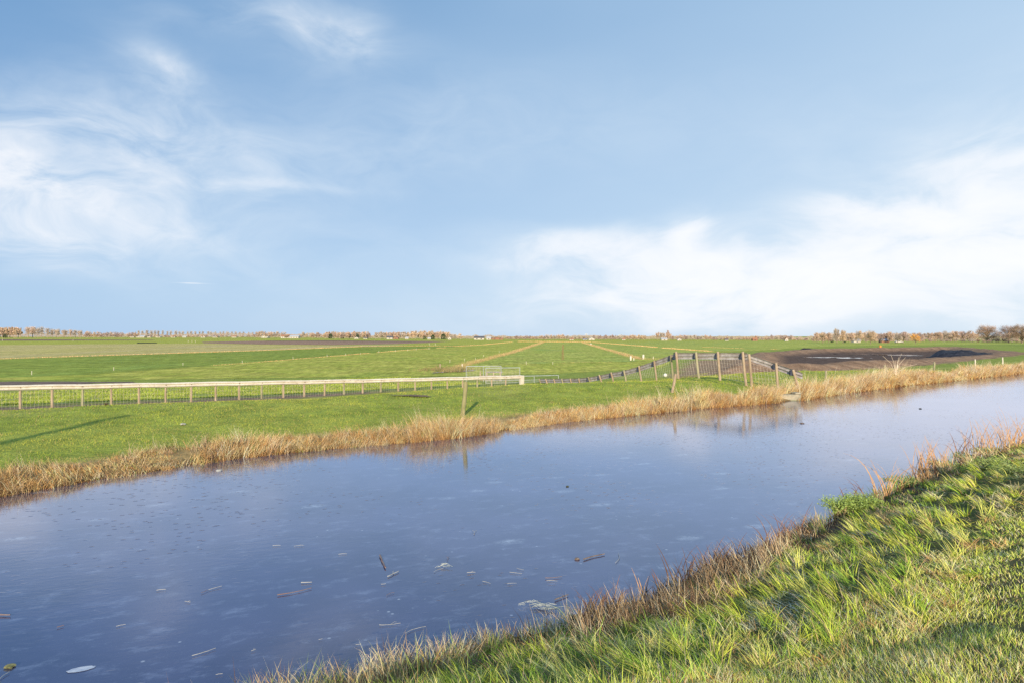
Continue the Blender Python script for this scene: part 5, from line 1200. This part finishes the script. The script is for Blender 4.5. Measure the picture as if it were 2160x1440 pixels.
mm_ = addl([m1, m2, m3]); a_, e_ = ae(398, 597.5)
con = blob(404, 597.5, 24, 1.1, 0, .55, src=P2)
mask = t.math('ADD', t.math('SUBTRACT', 1.0, t.math('POWER', 2.718, t.math('MULTIPLY', mm_, -1.45))), con, clamp=True)
# clear-sky tone
hz = t.math('POWER', t.math('SUBTRACT', 1.0, t.math('MAXIMUM', sep.outputs[2], 0.0)), 9.0)
SKYK = 0.10
skyc = t.vmath('MULTIPLY', sky.outputs[0], (1.0, 1.0, 1.0))
#TONE
tone = t.n('ShaderNodeMapRange'); t.l(az, tone.inputs[0]); 
for i_, v_ in zip((1, 2, 3, 4), (-.65, .65, 0, 1)): tone.inputs[i_].default_value = v_
elr = t.ramp(el, 0, .5, 0, 1)
colhi = t.mix(tone.outputs[0], (.125, .31, .60), (.46, .66, .89)); collo = t.mix(tone.outputs[0], (.43, .64, .93), (.66, .81, .97))
elm = t.n('ShaderNodeMapRange'); t.l(el, elm.inputs[0]); elm.inputs[1].default_value = .0; elm.inputs[2].default_value = .46
clear = t.mix(elm.outputs[0], collo, colhi)
clear = t.mix(t.math('MULTIPLY', t.ramp(t.noise(rotmap(P2, 4, (1, 3, 1)), 1.7, 3, .5), .35, .7), .22), clear, (.52, .70, .90))
clear = t.vmath('SCALE', clear); clear.node.inputs['Scale'].default_value = 1 / SKYK
graded = t.mix(.88, skyc, clear)
cloud = t.vmath('SCALE', t.mix(t.ramp(mask, .25, .9), (.78, .88, .98), (1.0, 1.01, 1.04))); cloud.node.inputs['Scale'].default_value = 1 / SKYK
final = t.mix(mask, graded, cloud)
t.l(final, bg.inputs['Color']); bg.inputs['Strength'].default_value = SKYK
w.cycles.sampling_method = 'MANUAL'; w.cycles.sample_map_resolution = 512

# ------------------------------------------------------------------ sun, camera, view
sd_ = bpy.data.lights.new('sun', 'SUN'); sd_.energy = 5.0; sd_.angle = math.radians(.5); sd_.color = (1.0, .84, .62)
so = bpy.data.objects.new('sun', sd_); C.objects.link(so)
ez, aa = math.radians(SUN_EL), math.radians(SUN_AZ); dirv = Vector((math.sin(aa) * math.cos(ez), math.cos(aa) * math.cos(ez), math.sin(ez)))
so.rotation_euler = dirv.to_track_quat('Z', 'Y').to_euler(); so.location = (0, -20, 30)
cd = bpy.data.cameras.new('camera'); cam = bpy.data.objects.new('camera', cd); C.objects.link(cam); cam.location = (0, 0, CAMZ); cam.rotation_euler = (math.radians(90), 0, 0)
cd.lens = 24; cd.sensor_width = 36; cd.shift_y = -11 / 2160; cd.clip_end = 30000; cd.clip_start = .05
sc = bpy.context.scene; sc.camera = cam
sc.view_settings.view_transform = 'Standard'; sc.view_settings.look = 'None'; sc.view_settings.exposure = 0; sc.view_settings.gamma = 1
sc.render.engine = 'CYCLES'; sc.cycles.sample_clamp_indirect = 4; sc.cycles.max_bounces = 5; sc.cycles.diffuse_bounces = 2; sc.cycles.glossy_bounces = 3; sc.cycles.transmission_bounces = 2; sc.cycles.use_denoising = True; sc.cycles.denoising_prefilter = 'NONE'; sc.cycles.denoising_input_passes = 'RGB_ALBEDO_NORMAL'
